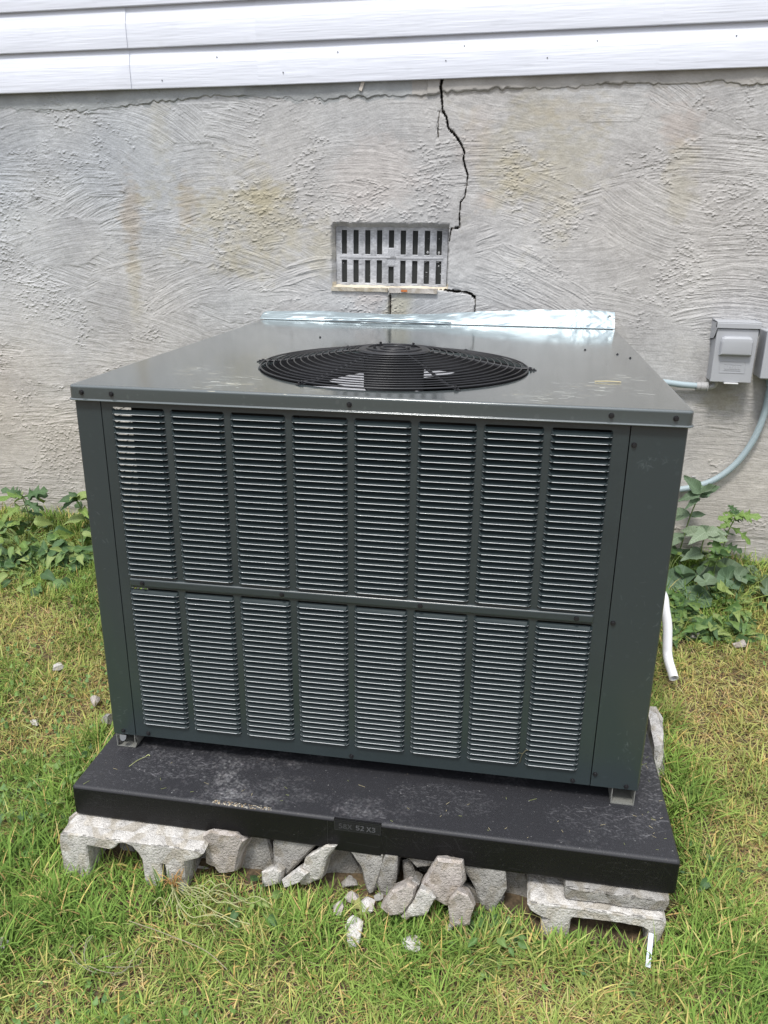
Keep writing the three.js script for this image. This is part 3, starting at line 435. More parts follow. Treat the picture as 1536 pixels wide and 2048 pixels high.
// ---------------------------------------------------------------- plastic pad
const PY = -0.0382, PYB = -0.1155;
{
  const PW = 1.7, PH = 1.7;
  const map = canvasTex(1400, 1400, (c, w, h) => {
    const r = rng(77); c.fillStyle = 'rgb(46,46,49)'; c.fillRect(0, 0, w, h); const X = (x) => (x + 0.1) / PW * w, Z = (z) => (z + 1.36) / PH * h, top = Z(0.14);
    for (let i = 0; i < 60000; i++) { c.globalAlpha = 0.05 + 0.16 * r(); c.fillStyle = r() < 0.6 ? '#77777c' : '#121214'; c.fillRect(r() * w, r() * top, 1 + 1.5 * r(), 1 + 1.5 * r()); }
    for (let i = 0; i < 900; i++) {            // chalky smears of dust and footprints
      const x = lerp(-0.02, 1.26, r()), z = lerp(-0.3, 0.13, r()), k = f2(x * 6 + 4, z * 9, 3); if (k < -0.1) continue;
      const n = 12 + Math.floor(46 * r() * (0.3 + k)); for (let q = 0; q < n; q++) { c.globalAlpha = 0.04 + 0.15 * r() * (0.4 + k); c.fillStyle = '#a9a7a6'; const s = 0.03; c.beginPath(); c.ellipse(X(x + s * (r() + r() - 1)), Z(z + s * 0.7 * (r() + r() - 1)), 1 + 3.5 * r(), 1 + 1.8 * r(), r() * 3, 0, 7); c.fill(); }
    }
    const smear = (x, z, rx, rz, n, a) => { for (let i = 0; i < n; i++) { const t = r() * 6.3, q = Math.sqrt(r()); c.globalAlpha = a * r(); c.strokeStyle = c.fillStyle = '#a3a1a2'; c.lineWidth = 0.7 + 1.6 * r(); const px = X(x + rx * q * Math.cos(t)), pz = Z(z + rz * q * Math.sin(t)), an = (r() - 0.5) * 1.4, L = 3 + 16 * r(); c.beginPath(); if (i % 7) { c.globalAlpha *= 0.55; c.ellipse(px, pz, 0.6 + 3 * r() * r(), 0.6 + 1.6 * r(), r() * 3, 0, 7); c.fill(); } else { c.moveTo(px, pz); c.lineTo(px + L * Math.cos(an), pz + L * Math.sin(an)); c.stroke(); } } };
    smear(0.16, 0.03, 0.09, 0.05, 1200, 0.3); smear(0.4, 0.08, 0.12, 0.03, 600, 0.22); smear(0.33, 0.11, 0.06, 0.02, 420, 0.24); smear(0.78, 0.04, 0.12, 0.05, 900, 0.28); smear(0.62, 0.11, 0.05, 0.02, 330, 0.22); smear(1.12, 0.05, 0.12, 0.05, 900, 0.3); smear(1.225, -0.15, 0.03, 0.2, 900, 0.5); smear(0.06, 0.1, 0.08, 0.03, 90, 0.35);
    for (let i = 0; i < 650; i++) { const x = lerp(-0.02, 1.26, r()), z = lerp(-0.3, 0.138, r()); c.globalAlpha = 0.3 + 0.5 * r(); c.fillStyle = r() < 0.8 ? '#d6d4cd' : '#b9a788'; const s = 0.7 + 1.5 * r() * r(); c.fillRect(X(x), Z(z), s, s); }
    for (let i = 0; i < 120; i++) { const x = lerp(0.30, 0.43, r()), z = 0.128 + 0.012 * r(); c.globalAlpha = 0.8; c.fillStyle = r() < 0.6 ? '#cfc7b0' : '#a88c62'; c.fillRect(X(x), Z(z), 1 + 2 * r(), 1 + 1.5 * r()); }
    // the front face: scuffs, scratches
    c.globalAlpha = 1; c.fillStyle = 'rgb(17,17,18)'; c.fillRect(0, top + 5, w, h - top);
    for (let i = 0; i < 260; i++) { const x = lerp(-0.02, 1.26, r()), y = lerp(0.15, 0.215, r()), k = f2(x * 7 + 40, y * 20, 3); if (k < 0) continue; c.globalAlpha = 0.07 + 0.25 * r() * k; c.strokeStyle = '#8a8a88'; c.lineWidth = 0.6 + 1.3 * r(); const an = r() < 0.6 ? (r() - 0.5) * 0.3 : r() * 3, L = 3 + 22 * r(); c.beginPath(); c.moveTo(X(x), Z(y)); c.lineTo(X(x) + L * Math.cos(an), Z(y) + L * Math.sin(an)); c.stroke(); }
    for (let i = 0; i < 200; i++) { c.globalAlpha = 0.35 * r(); c.fillStyle = '#9a988f'; c.fillRect(X(lerp(-0.02, 1.26, r())), Z(lerp(0.15, 0.217, r())), 1 + r(), 1 + r()); }
    c.globalAlpha = 1;
  });
  const pebble = dataTex(256, 256, (u, v) => { const s = 128 + 100 * n2(u * 90, v * 90) * 0.7 + 40 * hsh(Math.floor(u * 256), Math.floor(v * 256)); return [s, s, s]; }, false); pebble.repeat.set(14, 14);
  const pad = thing('equipment_pad', 'black plastic equipment pad with dusty top under the air conditioner', 'equipment pad');
  const g = rbx(-0.0205, 1.2605, PYB, PY, -1.335, 0.14, 0.0085, 4), p = g.attributes.position, uv = new Float32Array(p.count * 2);
  for (let i = 0; i < p.count; i++) { uv[i * 2] = (p.getX(i) + 0.1) / PW; uv[i * 2 + 1] = 1 - (p.getZ(i) + (PY - p.getY(i)) + 1.36) / PH; }
  g.setAttribute('uv', new THREE.BufferAttribute(uv, 2));
  const sag = (q) => { const a = q.attributes.position; for (let i = 0; i < a.count; i++) { const k = cl((a.getX(i) + 0.02) / 1.28), m = (PY - a.getY(i)) / (PY - PYB); a.setY(i, a.getY(i) - k * lerp(0.0045, 0.0125, m)); } return q; };
  sag(g);
  part('slab', g, phy({ map, roughness: 0.48, specularIntensity: 0.6, bumpMap: pebble, bumpScale: 0.0003 }), pad);
  const lab = canvasTex(512, 384, (c) => {
    const r = rng(3); c.fillStyle = 'rgb(18,18,19)'; c.fillRect(0, 0, 512, 384); c.fillStyle = 'rgb(30,30,33)'; c.fillRect(8, 6, 496, 110); c.strokeStyle = '#3c3c3e'; c.lineWidth = 3; c.strokeRect(8, 6, 496, 110);
    c.font = 'bold 86px sans-serif'; c.fillStyle = '#47474b'; c.globalAlpha = 0.7; c.fillText('58X', 50, 92); c.globalAlpha = 0.8; c.fillStyle = '#5c5c60'; c.fillText('52', 236, 92); c.fillText('X3', 352, 94); c.globalAlpha = 1;
    for (let i = 0; i < 170; i++) { c.globalAlpha = 0.4 * r(); c.strokeStyle = r() < 0.55 ? '#2a2a2c' : '#9a9a9c'; c.lineWidth = 1 + 3 * r(); const x = 20 + 470 * r(), y = 12 + 100 * r(); c.beginPath(); c.moveTo(x, y); c.lineTo(x + 30 * (r() - 0.5), y + 24 * (r() - 0.5)); c.stroke(); }
    c.globalAlpha = 0.5; c.strokeStyle = '#58585a'; c.lineWidth = 3; c.beginPath(); c.moveTo(130, 262); c.lineTo(470, 282); c.stroke(); c.beginPath(); c.moveTo(470, 282); c.lineTo(500, 262); c.stroke();
    for (let i = 0; i < 60; i++) { c.globalAlpha = 0.3 * r(); c.strokeStyle = '#8d8d8d'; c.lineWidth = 1 + r(); const x = 512 * r(), y = 120 + 260 * r(); c.beginPath(); c.moveTo(x, y); c.lineTo(x + 60 * (r() - 0.3), y + 20 * (r() - 0.5)); c.stroke(); }
  });
  const plate = new THREE.PlaneGeometry(0.1, 0.072); plate.translate(0.617, (PY + PYB) / 2 - 0.001, 0.1409);
  part('size_plate', sag(merge([plate, bx(0.567, 0.667, PYB + 0.003, PY - 0.0005, 0.128, 0.1405)])), phy({ map: lab, roughness: 0.48, specularIntensity: 0.6 }), pad, 'moulded plate with scratched size lettering');
  part('seam', sag(bx(0.5525, 0.5538, PYB + 0.001, PY - 0.007, 0.139, 0.1406)), black, pad);
}

// ---------------------------------------------------------------- metal flashing between the unit and the wall
{
  const fl = thing('metal_flashing', 'crinkled bright metal flashing strip between unit top and wall', 'flashing', [0, H, -D]);
  const foil = std({ color: col(0.40, 0.47, 0.50), roughness: 0.42, metalness: 0.7 });
  const topY = (x) => interp(x, [-0.01, 0.0, 0.15, 0.30, 0.45, 0.62, 0.75, 0.9, 1.1, 1.16, 1.195], [0.018, 0.024, 0.029, 0.026, 0.024, 0.030, 0.041, 0.050, 0.055, 0.054, 0.050]);
  const sheet = (xa, xb, dz, seed, off) => gridGeo(90, 12, (u, v) => { const x = lerp(xa, xb, u), t = topY(x), cr = f2(x * 16 + seed, v * 2.2, 3); return [x, 0.0012 + off + (t - off) * v + 0.0014 * n2(x * 34 + seed, v * 2), dz - 0.040 * Math.pow(v, 1.3) + 0.0075 * cr * Math.sin(Math.min(1, v * 1.2) * Math.PI) + 0.0022 * n2(x * 90, v * 9 + seed)]; });
  part('flashing_strip', sheet(-0.012, 1.085, 0.004, 3, 0), foil, fl); part('flashing_strip', sheet(1.06, 1.195, 0.0075, 31, 0.0), foil, fl, 'folded right end of the flashing');
  part('flashing_hem', merge([tube([[0.005, 0.0025, 0.0085], [0.2, 0.0022, 0.008], [0.42, 0.004, 0.010], [0.62, 0.0022, 0.008], [0.9, 0.0022, 0.008], [1.19, 0.0022, 0.0105]], 0.0022, 60, 6), tube([[0.22, 0.010, 0.0095], [0.34, 0.0125, 0.017], [0.44, 0.0125, 0.019], [0.56, 0.0115, 0.016], [0.66, 0.008, 0.0085]], 0.0032, 40, 6)]), foil, fl);
  part('torn_hole', (() => { const s = new THREE.Shape(); s.moveTo(1.150, 0.038); s.quadraticCurveTo(1.165, 0.049, 1.176, 0.044); s.quadraticCurveTo(1.187, 0.047, 1.187, 0.036); s.lineTo(1.17, 0.033); s.closePath(); const g = new THREE.ExtrudeGeometry(s, { depth: 0.0006, bevelEnabled: false }); g.rotateX(-0.75); g.translate(0, 0.0105, 0.0055); return g; })(), std({ color: col(0.12, 0.14, 0.14), roughness: 0.7 }), fl);
}

// ---------------------------------------------------------------- electrical boxes and conduit
const boxGrey = std({ color: col(0.40, 0.41, 0.43), roughness: 0.42, bumpMap: orange, bumpScale: 0.0001 });
const conduitM = std({ color: col(0.36, 0.44, 0.47), roughness: 0.5 });
const fitM = std({ color: col(0.42, 0.42, 0.42), roughness: 0.5 });
{
  const b = thing('disconnect_box', 'grey electrical disconnect box with bulged cover on the wall', 'disconnect box', [1.577, 0.66, ZW]);
  part('back_box', rbx(-0.060, 0.060, -0.002, 0.180, -0.004, 0.062, 0.004), boxGrey, b);
  // hood: top cap that overhangs the cover, with a sloping top and side cheeks
  const cheek = (x) => { const s = new THREE.Shape(); s.moveTo(0, 0.197); s.lineTo(0.072, 0.192); s.lineTo(0.0805, 0.188); s.lineTo(0.0805, 0.171); s.quadraticCurveTo(0.076, 0.156, 0.050, 0.138); s.lineTo(0, 0.13); s.closePath(); const g = new THREE.ExtrudeGeometry(s, { depth: 0.0015, bevelEnabled: false }); g.rotateY(-Math.PI / 2); g.translate(x, 0, 0); return g; };
  part('hood', merge([cheek(-0.0655), cheek(0.067), rbx(-0.067, 0.067, 0.1715, 0.1885, 0.066, 0.0805, 0.002), (() => { const g = rbx(-0.067, 0.067, 0.187, 0.1925, 0, 0.0795, 0.0015); return g; })()]), boxGrey, b);
  const cv = part('cover', rbx(-0.0635, 0.0635, -0.001, 0.1695, 0.0645, 0.0745, 0.0025), boxGrey, b);
  const bs = new THREE.Shape(), q = 0.014, w = 0.045, h0 = -0.026, h1 = 0.026; bs.moveTo(-w, h0); bs.lineTo(w, h0); bs.lineTo(w, h1 - q); bs.quadraticCurveTo(w, h1, w - q, h1); bs.lineTo(-w + q, h1); bs.quadraticCurveTo(-w, h1, -w, h1 - q); bs.closePath();
  const bg = new THREE.ExtrudeGeometry(bs, { depth: 0.014, bevelEnabled: true, bevelThickness: 0.010, bevelSize: 0.008, bevelOffset: -0.004, bevelSegments: 4 }); bg.translate(0, 0.117, 0.068);
  part('cover_bulge', toCreasedNormals(bg, 0.6), boxGrey, cv);
  part('embossed_frame', merge([bx(-0.040, 0.040, 0.0665, 0.068, 0.0746, 0.0756), bx(-0.040, 0.040, 0.0295, 0.031, 0.0746, 0.0756), bx(-0.040, -0.0387, 0.031, 0.0665, 0.0746, 0.0756), bx(0.0387, 0.040, 0.031, 0.0665, 0.0746, 0.0756)]), boxGrey, cv);
  part('embossed_plate', merge([bx(-0.026, 0.026, 0.0565, 0.0575, 0.0746, 0.0756), bx(-0.026, 0.026, 0.0375, 0.0385, 0.0746, 0.0756)].concat([0, 1, 2, 3, 4, 5].map((i) => rbx(-0.024 + i * 0.0083, -0.0178 + i * 0.0083, 0.0415, 0.0535, 0.0742, 0.0757, 0.0005)))), boxGrey, cv);
  part('hasp', rbx(-0.020, 0.024, -0.0055, -0.0015, 0.058, 0.0795, 0.001), std({ color: col(0.75, 0.75, 0.75), roughness: 0.35 }), b, 'pale hasp tab under the cover');
  const c2 = thing('junction_box', 'grey electrical box cut off by the right photo edge', 'electrical box', [1.73, 0.675, ZW]);
  part('box_body', rbx(-0.0665, 0.0665, 0.0, 0.152, -0.004, 0.088, 0.004), boxGrey, c2);
  part('box_cover', rbx(-0.070, 0.070, 0.003, 0.155, 0.0885, 0.096, 0.003), boxGrey, c2);
  part('hub_fitting', merge([cyl(0.0155, 0.0155, [-0.014, -0.016, 0.024], [-0.014, 0.0, 0.024], 20), cyl(0.0135, 0.0145, [-0.014, -0.030, 0.024], [-0.014, -0.0162, 0.024], 20)]), conduitM, c2);
  const ribs = (g, path, r, n) => { const p = g.attributes.position, nr = g.attributes.normal; return g; };
  const con = thing('flexible_conduit', 'ribbed blue-grey conduit curving down the wall behind the unit', 'conduit', [0, 0, 0]);
  const path = [[1.716, 0.65, -1.3405], [1.7155, 0.60, -1.341], [1.709, 0.52, -1.344], [1.687, 0.442, -1.345], [1.648, 0.370, -1.346], [1.590, 0.312, -1.347], [1.519, 0.279, -1.348], [1.44, 0.262, -1.348], [1.30, 0.25, -1.346], [1.15, 0.245, -1.335], [1.05, 0.245, -1.31]];
  const cv3 = new THREE.CatmullRomCurve3(path.map((p) => V(...p)), false, 'centripetal'), L = cv3.getLength(), seg = 620, tg = new THREE.TubeGeometry(cv3, seg, 0.0108, 12, false), tp = tg.attributes.position, tn = tg.attributes.normal;
  for (let i = 0; i < tp.count; i++) { const s = Math.floor(i / 13) / seg * L, k = 0.00055 * Math.sin(s / 0.0042 * Math.PI * 2) * ss(0.62, 0.30, s); tp.setXYZ(i, tp.getX(i) + tn.getX(i) * k, tp.getY(i) + tn.getY(i) * k, tp.getZ(i) + tn.getZ(i) * k); }
  part('conduit', (tg.computeVertexNormals(), tg), conduitM, con);
  const st = thing('conduit_strap', 'small shiny metal strap holding the lower conduit to the wall', 'strap', [1.522, 0.279, ZW]);
  part('band', (() => { const g = new THREE.TorusGeometry(0.0122, 0.0016, 6, 20, Math.PI * 1.2); g.scale(1, 1, 4); g.rotateY(Math.PI / 2); g.rotateX(-0.3); g.translate(0, 0, 0.016); return g; })(), std({ color: col(0.75, 0.76, 0.78), roughness: 0.25, metalness: 0.9 }), st);
  part('ear', rbx(-0.007, 0.007, 0.010, 0.036, 0.0015, 0.004, 0.001), std({ color: col(0.7, 0.71, 0.73), roughness: 0.3, metalness: 0.9 }), st);
  part('screw', cyl(0.0065, 0.0055, [0, 0.026, 0.004], [0, 0.026, 0.009], 8), blackMetal, st);
  const whip = thing('upper_conduit', 'short blue-grey conduit from the disconnect box behind the unit', 'conduit');
  part('conduit', tube([[1.496, 0.6345, -1.342], [1.44, 0.637, -1.341], [1.39, 0.642, -1.339], [1.30, 0.652, -1.332], [1.2, 0.662, -1.325], [1.10, 0.665, -1.315], [1.05, 0.665, -1.303]], 0.0105, 50, 12), conduitM, whip);
  part('connector', merge([cyl(0.0135, 0.0135, [1.484, 0.6345, -1.342], [1.497, 0.634, -1.342], 20), cyl(0.0150, 0.0150, [1.4975, 0.634, -1.342], [1.516, 0.6335, -1.342], 8), cyl(0.0162, 0.0162, [1.5165, 0.6335, -1.342], [1.521, 0.6335, -1.342], 20)]), fitM, whip);
  part('elbow', tube([[1.521, 0.6335, -1.342], [1.534, 0.6335, -1.342], [1.541, 0.638, -1.341], [1.543, 0.650, -1.340], [1.543, 0.662, -1.340]], 0.0085, 20, 12), fitM, whip);
  const pvc = thing('drain_pipe', 'white plastic drain pipe leaving the unit side onto the lawn', 'drain pipe');
  const pm = std({ color: col(0.78, 0.78, 0.80), roughness: 0.35 }), pp = [[1.19, 0.16, -0.735], [1.27, 0.162, -0.735], [1.318, 0.156, -0.732], [1.340, 0.135, -0.725], [1.348, 0.10, -0.712], [1.357, 0.06, -0.698], [1.361, 0.003, -0.679], [1.3625, -0.020, -0.670], [1.366, -0.038, -0.648], [1.370, -0.049, -0.626], [1.374, -0.060, -0.603]];
  const inner = tube(pp, 0.0100, 70, 20), outer = tube(pp, 0.0133, 70, 20), cvp = new THREE.CatmullRomCurve3(pp.map((p) => V(...p)), false, 'centripetal'), tan = cvp.getTangent(1), ring = new THREE.RingGeometry(0.0100, 0.0133, 24, 1); ring.applyQuaternion(new THREE.Quaternion().setFromUnitVectors(V(0, 0, 1), tan)); ring.translate(...pp[pp.length - 1]);
  part('pipe', merge([outer, inner, ring]), pm, pvc);
}

// ---------------------------------------------------------------- concrete blocks and rubble under the pad
{
  const ext = (pts, holes, z0, z1, seed, amp = 0.0005, edge = 0.012) => { const s = new THREE.Shape(pts.map((p) => new THREE.Vector2(...p))); for (const h of holes) s.holes.push(new THREE.Path(h.map((p) => new THREE.Vector2(...p)))); const g = new THREE.ExtrudeGeometry(s, { depth: z1 - z0, bevelEnabled: true, bevelThickness: 0.003, bevelSize: 0.003, bevelOffset: -0.003, bevelSegments: 1 }); g.translate(0, 0, z0); return roughen(g, amp, 45, seed, edge, 0.7); };
  const T = -0.1175;
  const left = thing('concrete_block', 'broken concrete block with arched hole under the pad left corner', 'concrete block');
  part('block', ext([[-0.030, -0.26], [-0.030, -0.19], [-0.031, -0.15], [-0.026, -0.124], [-0.018, T], [0.10, T], [0.20, T], [0.291, T], [0.298, -0.126], [0.286, -0.139], [0.264, -0.1495], [0.2525, -0.155], [0.2505, -0.26], [0.214, -0.26], [0.209, -0.168], [0.200, -0.167], [0.203, -0.26], [0.160, -0.26], [0.158, -0.165], [0.149, -0.145], [0.137, -0.131], [0.122, -0.1255], [0.108, -0.128], [0.099, -0.140], [0.088, -0.148], [0.060, -0.146], [0.034, -0.145], [0.030, -0.26]], [], 0.005, 0.192, 5), CM[0], left);
  part('inner_rubble', roughen(bx(0.06, 0.15, -0.25, -0.175, 0.02, 0.11), 0.012, 20, 9, 0.02), CM[1], left);
  const right = thing('concrete_block', 'whole concrete block with open core under the pad right corner', 'concrete block');
  part('block', ext([[1.002, -0.2900], [1.004, -0.2110], [1.018, -0.1990], [0.995, -0.1930], [0.979, -0.1830], [0.972, -0.1690], [0.978, -0.1600], [1.08, -0.1595], [1.236, -0.1595], [1.243, -0.1690], [1.241, -0.1870], [1.236, -0.2110], [1.226, -0.2330], [1.216, -0.2900]], [[[1.064, -0.1870], [1.060, -0.1930], [1.060, -0.2620], [1.207, -0.2620], [1.211, -0.2580], [1.211, -0.1950], [1.200, -0.1870], [1.16, -0.1845], [1.10, -0.1850]]], -0.02, 0.168, 15, 0.0005), CM[0], right);
  const sl = thing('concrete_slab_piece', 'thin rough concrete slab piece wedged between right block and pad', 'concrete slab');
  part('slab_piece', ext([[1.048, -0.1575], [1.243, -0.1575], [1.248, -0.1410], [1.246, T - 0.009], [1.046, T - 0.009], [1.043, -0.1410]], [], 0.0, 0.152, 25, 0.0028, 0.010), CM[1], sl);

  function stone(seed, w, h, d, boxy) { const r = rng(seed), P = []; if (boxy) for (let i = 0; i < 8; i++) P.push(V(((i & 1) - 0.5) * w * lerp(0.62, 1, r()), ((i >> 1 & 1) - 0.5) * h * lerp(0.62, 1, r()), ((i >> 2) - 0.5) * d * lerp(0.7, 1, r()))); const n = boxy ? 5 : 15; for (let i = 0; i < n; i++) { const a = r() * 6.283, c = r() * 2 - 1, s = Math.sqrt(1 - c * c); P.push(V(0.5 * w * s * Math.cos(a), 0.5 * h * c, 0.5 * d * s * Math.sin(a))); } return roughen(new ConvexGeometry(P), 0.0022, 55, seed * 1.7, 0.014, 0.55); }
  // [label, tone, depth, front outline]
  const list = [
    ['dull grey rubble piece right beside the left concrete block', 1, 0.100, [[0.198, -0.203], [0.251, -0.176], [0.268, -0.189], [0.267, -0.234], [0.257, -0.259], [0.226, -0.266], [0.192, -0.272]]],
    ['low pale rubble lump in the grass right of the left block', 0, 0.130, [[0.226, -0.232], [0.265, -0.230], [0.296, -0.234], [0.291, -0.277], [0.243, -0.285]]],
    ['rough pale lump with a crumbly front touching the left block', 4, 0.155, [[0.286, -0.108], [0.305, -0.097], [0.355, -0.101], [0.372, -0.117], [0.362, -0.140], [0.350, -0.166], [0.329, -0.174], [0.314, -0.177], [0.305, -0.159], [0.289, -0.151]]],
    ['large flat grey rubble face behind the rough pale lump', 1, 0.110, [[0.334, -0.205], [0.359, -0.167], [0.372, -0.138], [0.408, -0.140], [0.421, -0.219], [0.414, -0.230], [0.377, -0.268], [0.312, -0.293], [0.312, -0.229]]],
    ['slanted grey wedge stone pointing down left under the pad', 1, 0.130, [[0.430, -0.138], [0.437, -0.121], [0.521, -0.125], [0.495, -0.161], [0.443, -0.203], [0.431, -0.203]]],
    ['small rough lump in the grass below the slanted wedge', 0, 0.170, [[0.417, -0.177], [0.440, -0.162], [0.456, -0.171], [0.453, -0.202], [0.419, -0.213]]],
    ['pale diagonal concrete flake leaning under the pad middle', 0, 0.160, [[0.495, -0.165], [0.511, -0.132], [0.552, -0.097], [0.571, -0.098], [0.550, -0.135], [0.541, -0.153], [0.499, -0.177]]],
    ['bright rough lump at the lower left end of the diagonal flake', 2, 0.170, [[0.461, -0.190], [0.494, -0.155], [0.515, -0.165], [0.501, -0.189], [0.466, -0.208]]],
    ['wide dull grey rubble face behind the diagonal flake', 3, 0.100, [[0.479, -0.232], [0.543, -0.154], [0.582, -0.154], [0.606, -0.198], [0.617, -0.224], [0.592, -0.284], [0.524, -0.295], [0.478, -0.275]]],
    ['pointed grey stone hanging tip down below the size plate', 1, 0.140, [[0.598, -0.116], [0.673, -0.118], [0.671, -0.142], [0.655, -0.180], [0.646, -0.188], [0.639, -0.183], [0.625, -0.158]]],
    ['upright grey slab stone right of the pointed stone', 1, 0.145, [[0.676, -0.115], [0.701, -0.114], [0.700, -0.155], [0.694, -0.215], [0.672, -0.216], [0.658, -0.184], [0.666, -0.160]]],
    ['small dark stone tucked up under the pad', 3, 0.120, [[0.711, -0.151], [0.724, -0.143], [0.746, -0.164], [0.738, -0.192], [0.729, -0.190], [0.714, -0.166]]],
    ['flat grey stone pressed against the pad bottom above the dark one', 1, 0.130, [[0.719, -0.125], [0.782, -0.125], [0.767, -0.140], [0.743, -0.147]]],
    ['big pale block-shaped stone leaning in front of the pad', 4, 0.180, [[0.759, -0.142], [0.788, -0.079], [0.836, -0.081], [0.841, -0.124], [0.830, -0.152], [0.813, -0.182], [0.765, -0.156]]],
    ['rounded pinkish stone lying in front of the upright slab', 4, 0.220, [[0.682, -0.174], [0.704, -0.134], [0.731, -0.113], [0.747, -0.118], [0.747, -0.139], [0.728, -0.177], [0.700, -0.190]]],
    ['little upright stone between two larger front stones', 1, 0.190, [[0.728, -0.150], [0.740, -0.128], [0.753, -0.136], [0.750, -0.158], [0.744, -0.172], [0.734, -0.165]]],
    ['long pale stone leaning right of the pinkish stone', 0, 0.225, [[0.727, -0.183], [0.759, -0.116], [0.779, -0.123], [0.788, -0.134], [0.771, -0.172], [0.736, -0.189]]],
    ['sloping grey stone under the pad right of the big pale one', 1, 0.140, [[0.837, -0.124], [0.852, -0.115], [0.922, -0.121], [0.926, -0.161], [0.903, -0.191], [0.882, -0.186], [0.860, -0.159]]],
    ['dull flat stone beside the right concrete block', 3, 0.090, [[0.926, -0.166], [0.968, -0.169], [0.983, -0.213], [0.974, -0.263], [0.932, -0.263]]],
    ['low dull stone beneath the sloping grey one', 3, 0.120, [[0.839, -0.182], [0.882, -0.208], [0.924, -0.211], [0.915, -0.243], [0.841, -0.239]]],
    ['pitted stone at the grass edge below the big pale one', 4, 0.220, [[0.819, -0.134], [0.833, -0.112], [0.853, -0.121], [0.865, -0.145], [0.858, -0.188], [0.826, -0.199], [0.818, -0.165]]],
    ['crumbly rubble lump at the outer left end of the left block', 4, 0.140, [[-0.040, -0.133], [-0.020, -0.114], [-0.000, -0.127], [-0.017, -0.184], [-0.045, -0.217], [-0.056, -0.190]]],
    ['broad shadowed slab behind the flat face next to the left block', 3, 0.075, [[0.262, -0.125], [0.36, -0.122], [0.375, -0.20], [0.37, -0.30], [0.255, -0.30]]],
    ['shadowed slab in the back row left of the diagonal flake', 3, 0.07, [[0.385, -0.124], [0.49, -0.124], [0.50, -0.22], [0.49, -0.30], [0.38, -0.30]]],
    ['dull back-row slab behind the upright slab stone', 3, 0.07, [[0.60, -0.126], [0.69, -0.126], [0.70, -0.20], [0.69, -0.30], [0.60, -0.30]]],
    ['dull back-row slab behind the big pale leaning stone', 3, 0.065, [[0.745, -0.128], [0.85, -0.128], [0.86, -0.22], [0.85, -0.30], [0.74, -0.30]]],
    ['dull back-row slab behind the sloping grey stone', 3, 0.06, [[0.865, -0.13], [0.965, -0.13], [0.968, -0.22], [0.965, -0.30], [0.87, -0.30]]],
  ];
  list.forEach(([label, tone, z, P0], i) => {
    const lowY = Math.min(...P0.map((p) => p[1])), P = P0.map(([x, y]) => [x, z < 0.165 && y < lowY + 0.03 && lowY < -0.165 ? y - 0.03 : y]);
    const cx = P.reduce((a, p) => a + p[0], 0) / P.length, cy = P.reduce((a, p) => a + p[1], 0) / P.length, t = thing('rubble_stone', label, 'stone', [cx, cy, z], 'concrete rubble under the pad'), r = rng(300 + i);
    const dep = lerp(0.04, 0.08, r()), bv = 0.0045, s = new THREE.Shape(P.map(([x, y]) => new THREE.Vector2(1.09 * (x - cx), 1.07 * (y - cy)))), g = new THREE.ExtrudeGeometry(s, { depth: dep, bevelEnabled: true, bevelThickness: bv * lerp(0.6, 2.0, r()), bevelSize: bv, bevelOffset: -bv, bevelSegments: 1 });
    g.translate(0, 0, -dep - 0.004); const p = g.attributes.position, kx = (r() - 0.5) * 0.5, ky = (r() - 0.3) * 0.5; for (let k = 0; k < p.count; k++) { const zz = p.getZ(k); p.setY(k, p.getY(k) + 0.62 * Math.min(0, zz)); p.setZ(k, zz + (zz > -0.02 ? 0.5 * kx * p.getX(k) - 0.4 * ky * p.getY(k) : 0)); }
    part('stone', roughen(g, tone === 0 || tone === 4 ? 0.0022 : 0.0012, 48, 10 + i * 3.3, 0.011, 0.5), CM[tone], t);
  });
  const chips = [
    [0.630, 0.250, 0.044, 0.060, 0.016, 2, 'white triangular concrete chip lying flat in the front grass'],
    [0.615, 0.171, 0.026, 0.042, 0.016, 4, 'pinkish pointed chip on the bare patch before the rubble'],
    [0.643, 0.189, 0.040, 0.042, 0.020, 2, 'jagged pale chip on the bare patch beside the pinkish chip'],
    [0.750, 0.267, 0.038, 0.034, 0.018, 2, 'small white notched chip nearest the camera in the grass'],
    [0.822, 0.212, 0.017, 0.026, 0.012, 0, 'tiny pale chip below the pitted stone'],
    [-0.049, 0.392, 0.026, 0.04, 0.016, 2, 'pale chip at the bottom left photo edge'],
    [-0.222, -0.322, 0.042, 0.03, 0.024, 4, 'crumbly pinkish lump in the grass left of the unit'],
    [-0.346, -0.225, 0.03, 0.016, 0.014, 0, 'thin pale chip farthest out in the left grass'],
    [-0.402, -0.445, 0.036, 0.03, 0.022, 0, 'pale lump among grass tufts higher on the left lawn'],
    [1.478, -0.867, 0.04, 0.03, 0.022, 1, 'small grey stone in the grass below the right weeds'],
    [1.612, -0.852, 0.058, 0.028, 0.022, 4, 'pale long stone in the dry grass on the right'],
    [-0.140, -0.250, 0.034, 0.04, 0.04, 1, 'grey stone tucked beside the left front foot'],
    [0.59, 0.20, 0.03, 0.03, 0.014, 4, 'reddish chip left of the bare patch'], [0.665, 0.165, 0.03, 0.02, 0.014, 1, 'grey chip against the upright slab foot'], [0.60, 0.14, 0.04, 0.03, 0.02, 3, 'dull chip on dirt behind the pinkish one'],
  ];
  chips.forEach(([x, z, w, d, h, tone, label], i) => { const t = thing('concrete_chip', label, 'concrete chip', [x, groundAt(x, z) + h * 0.4 + (z > 0.1 ? 0.012 : 0.012), z], 'loose concrete chips in the grass'); const m = part('chip', stone(500 + i * 11, w, h, d * 1.2, 0), CM[tone], t); m.rotation.set(0.35, i * 1.3, 0.1); });
  const side = thing('concrete_chunk', 'tall pale concrete chunk standing against the pad right side', 'concrete chunk', [1.295, -0.145, -0.36]);
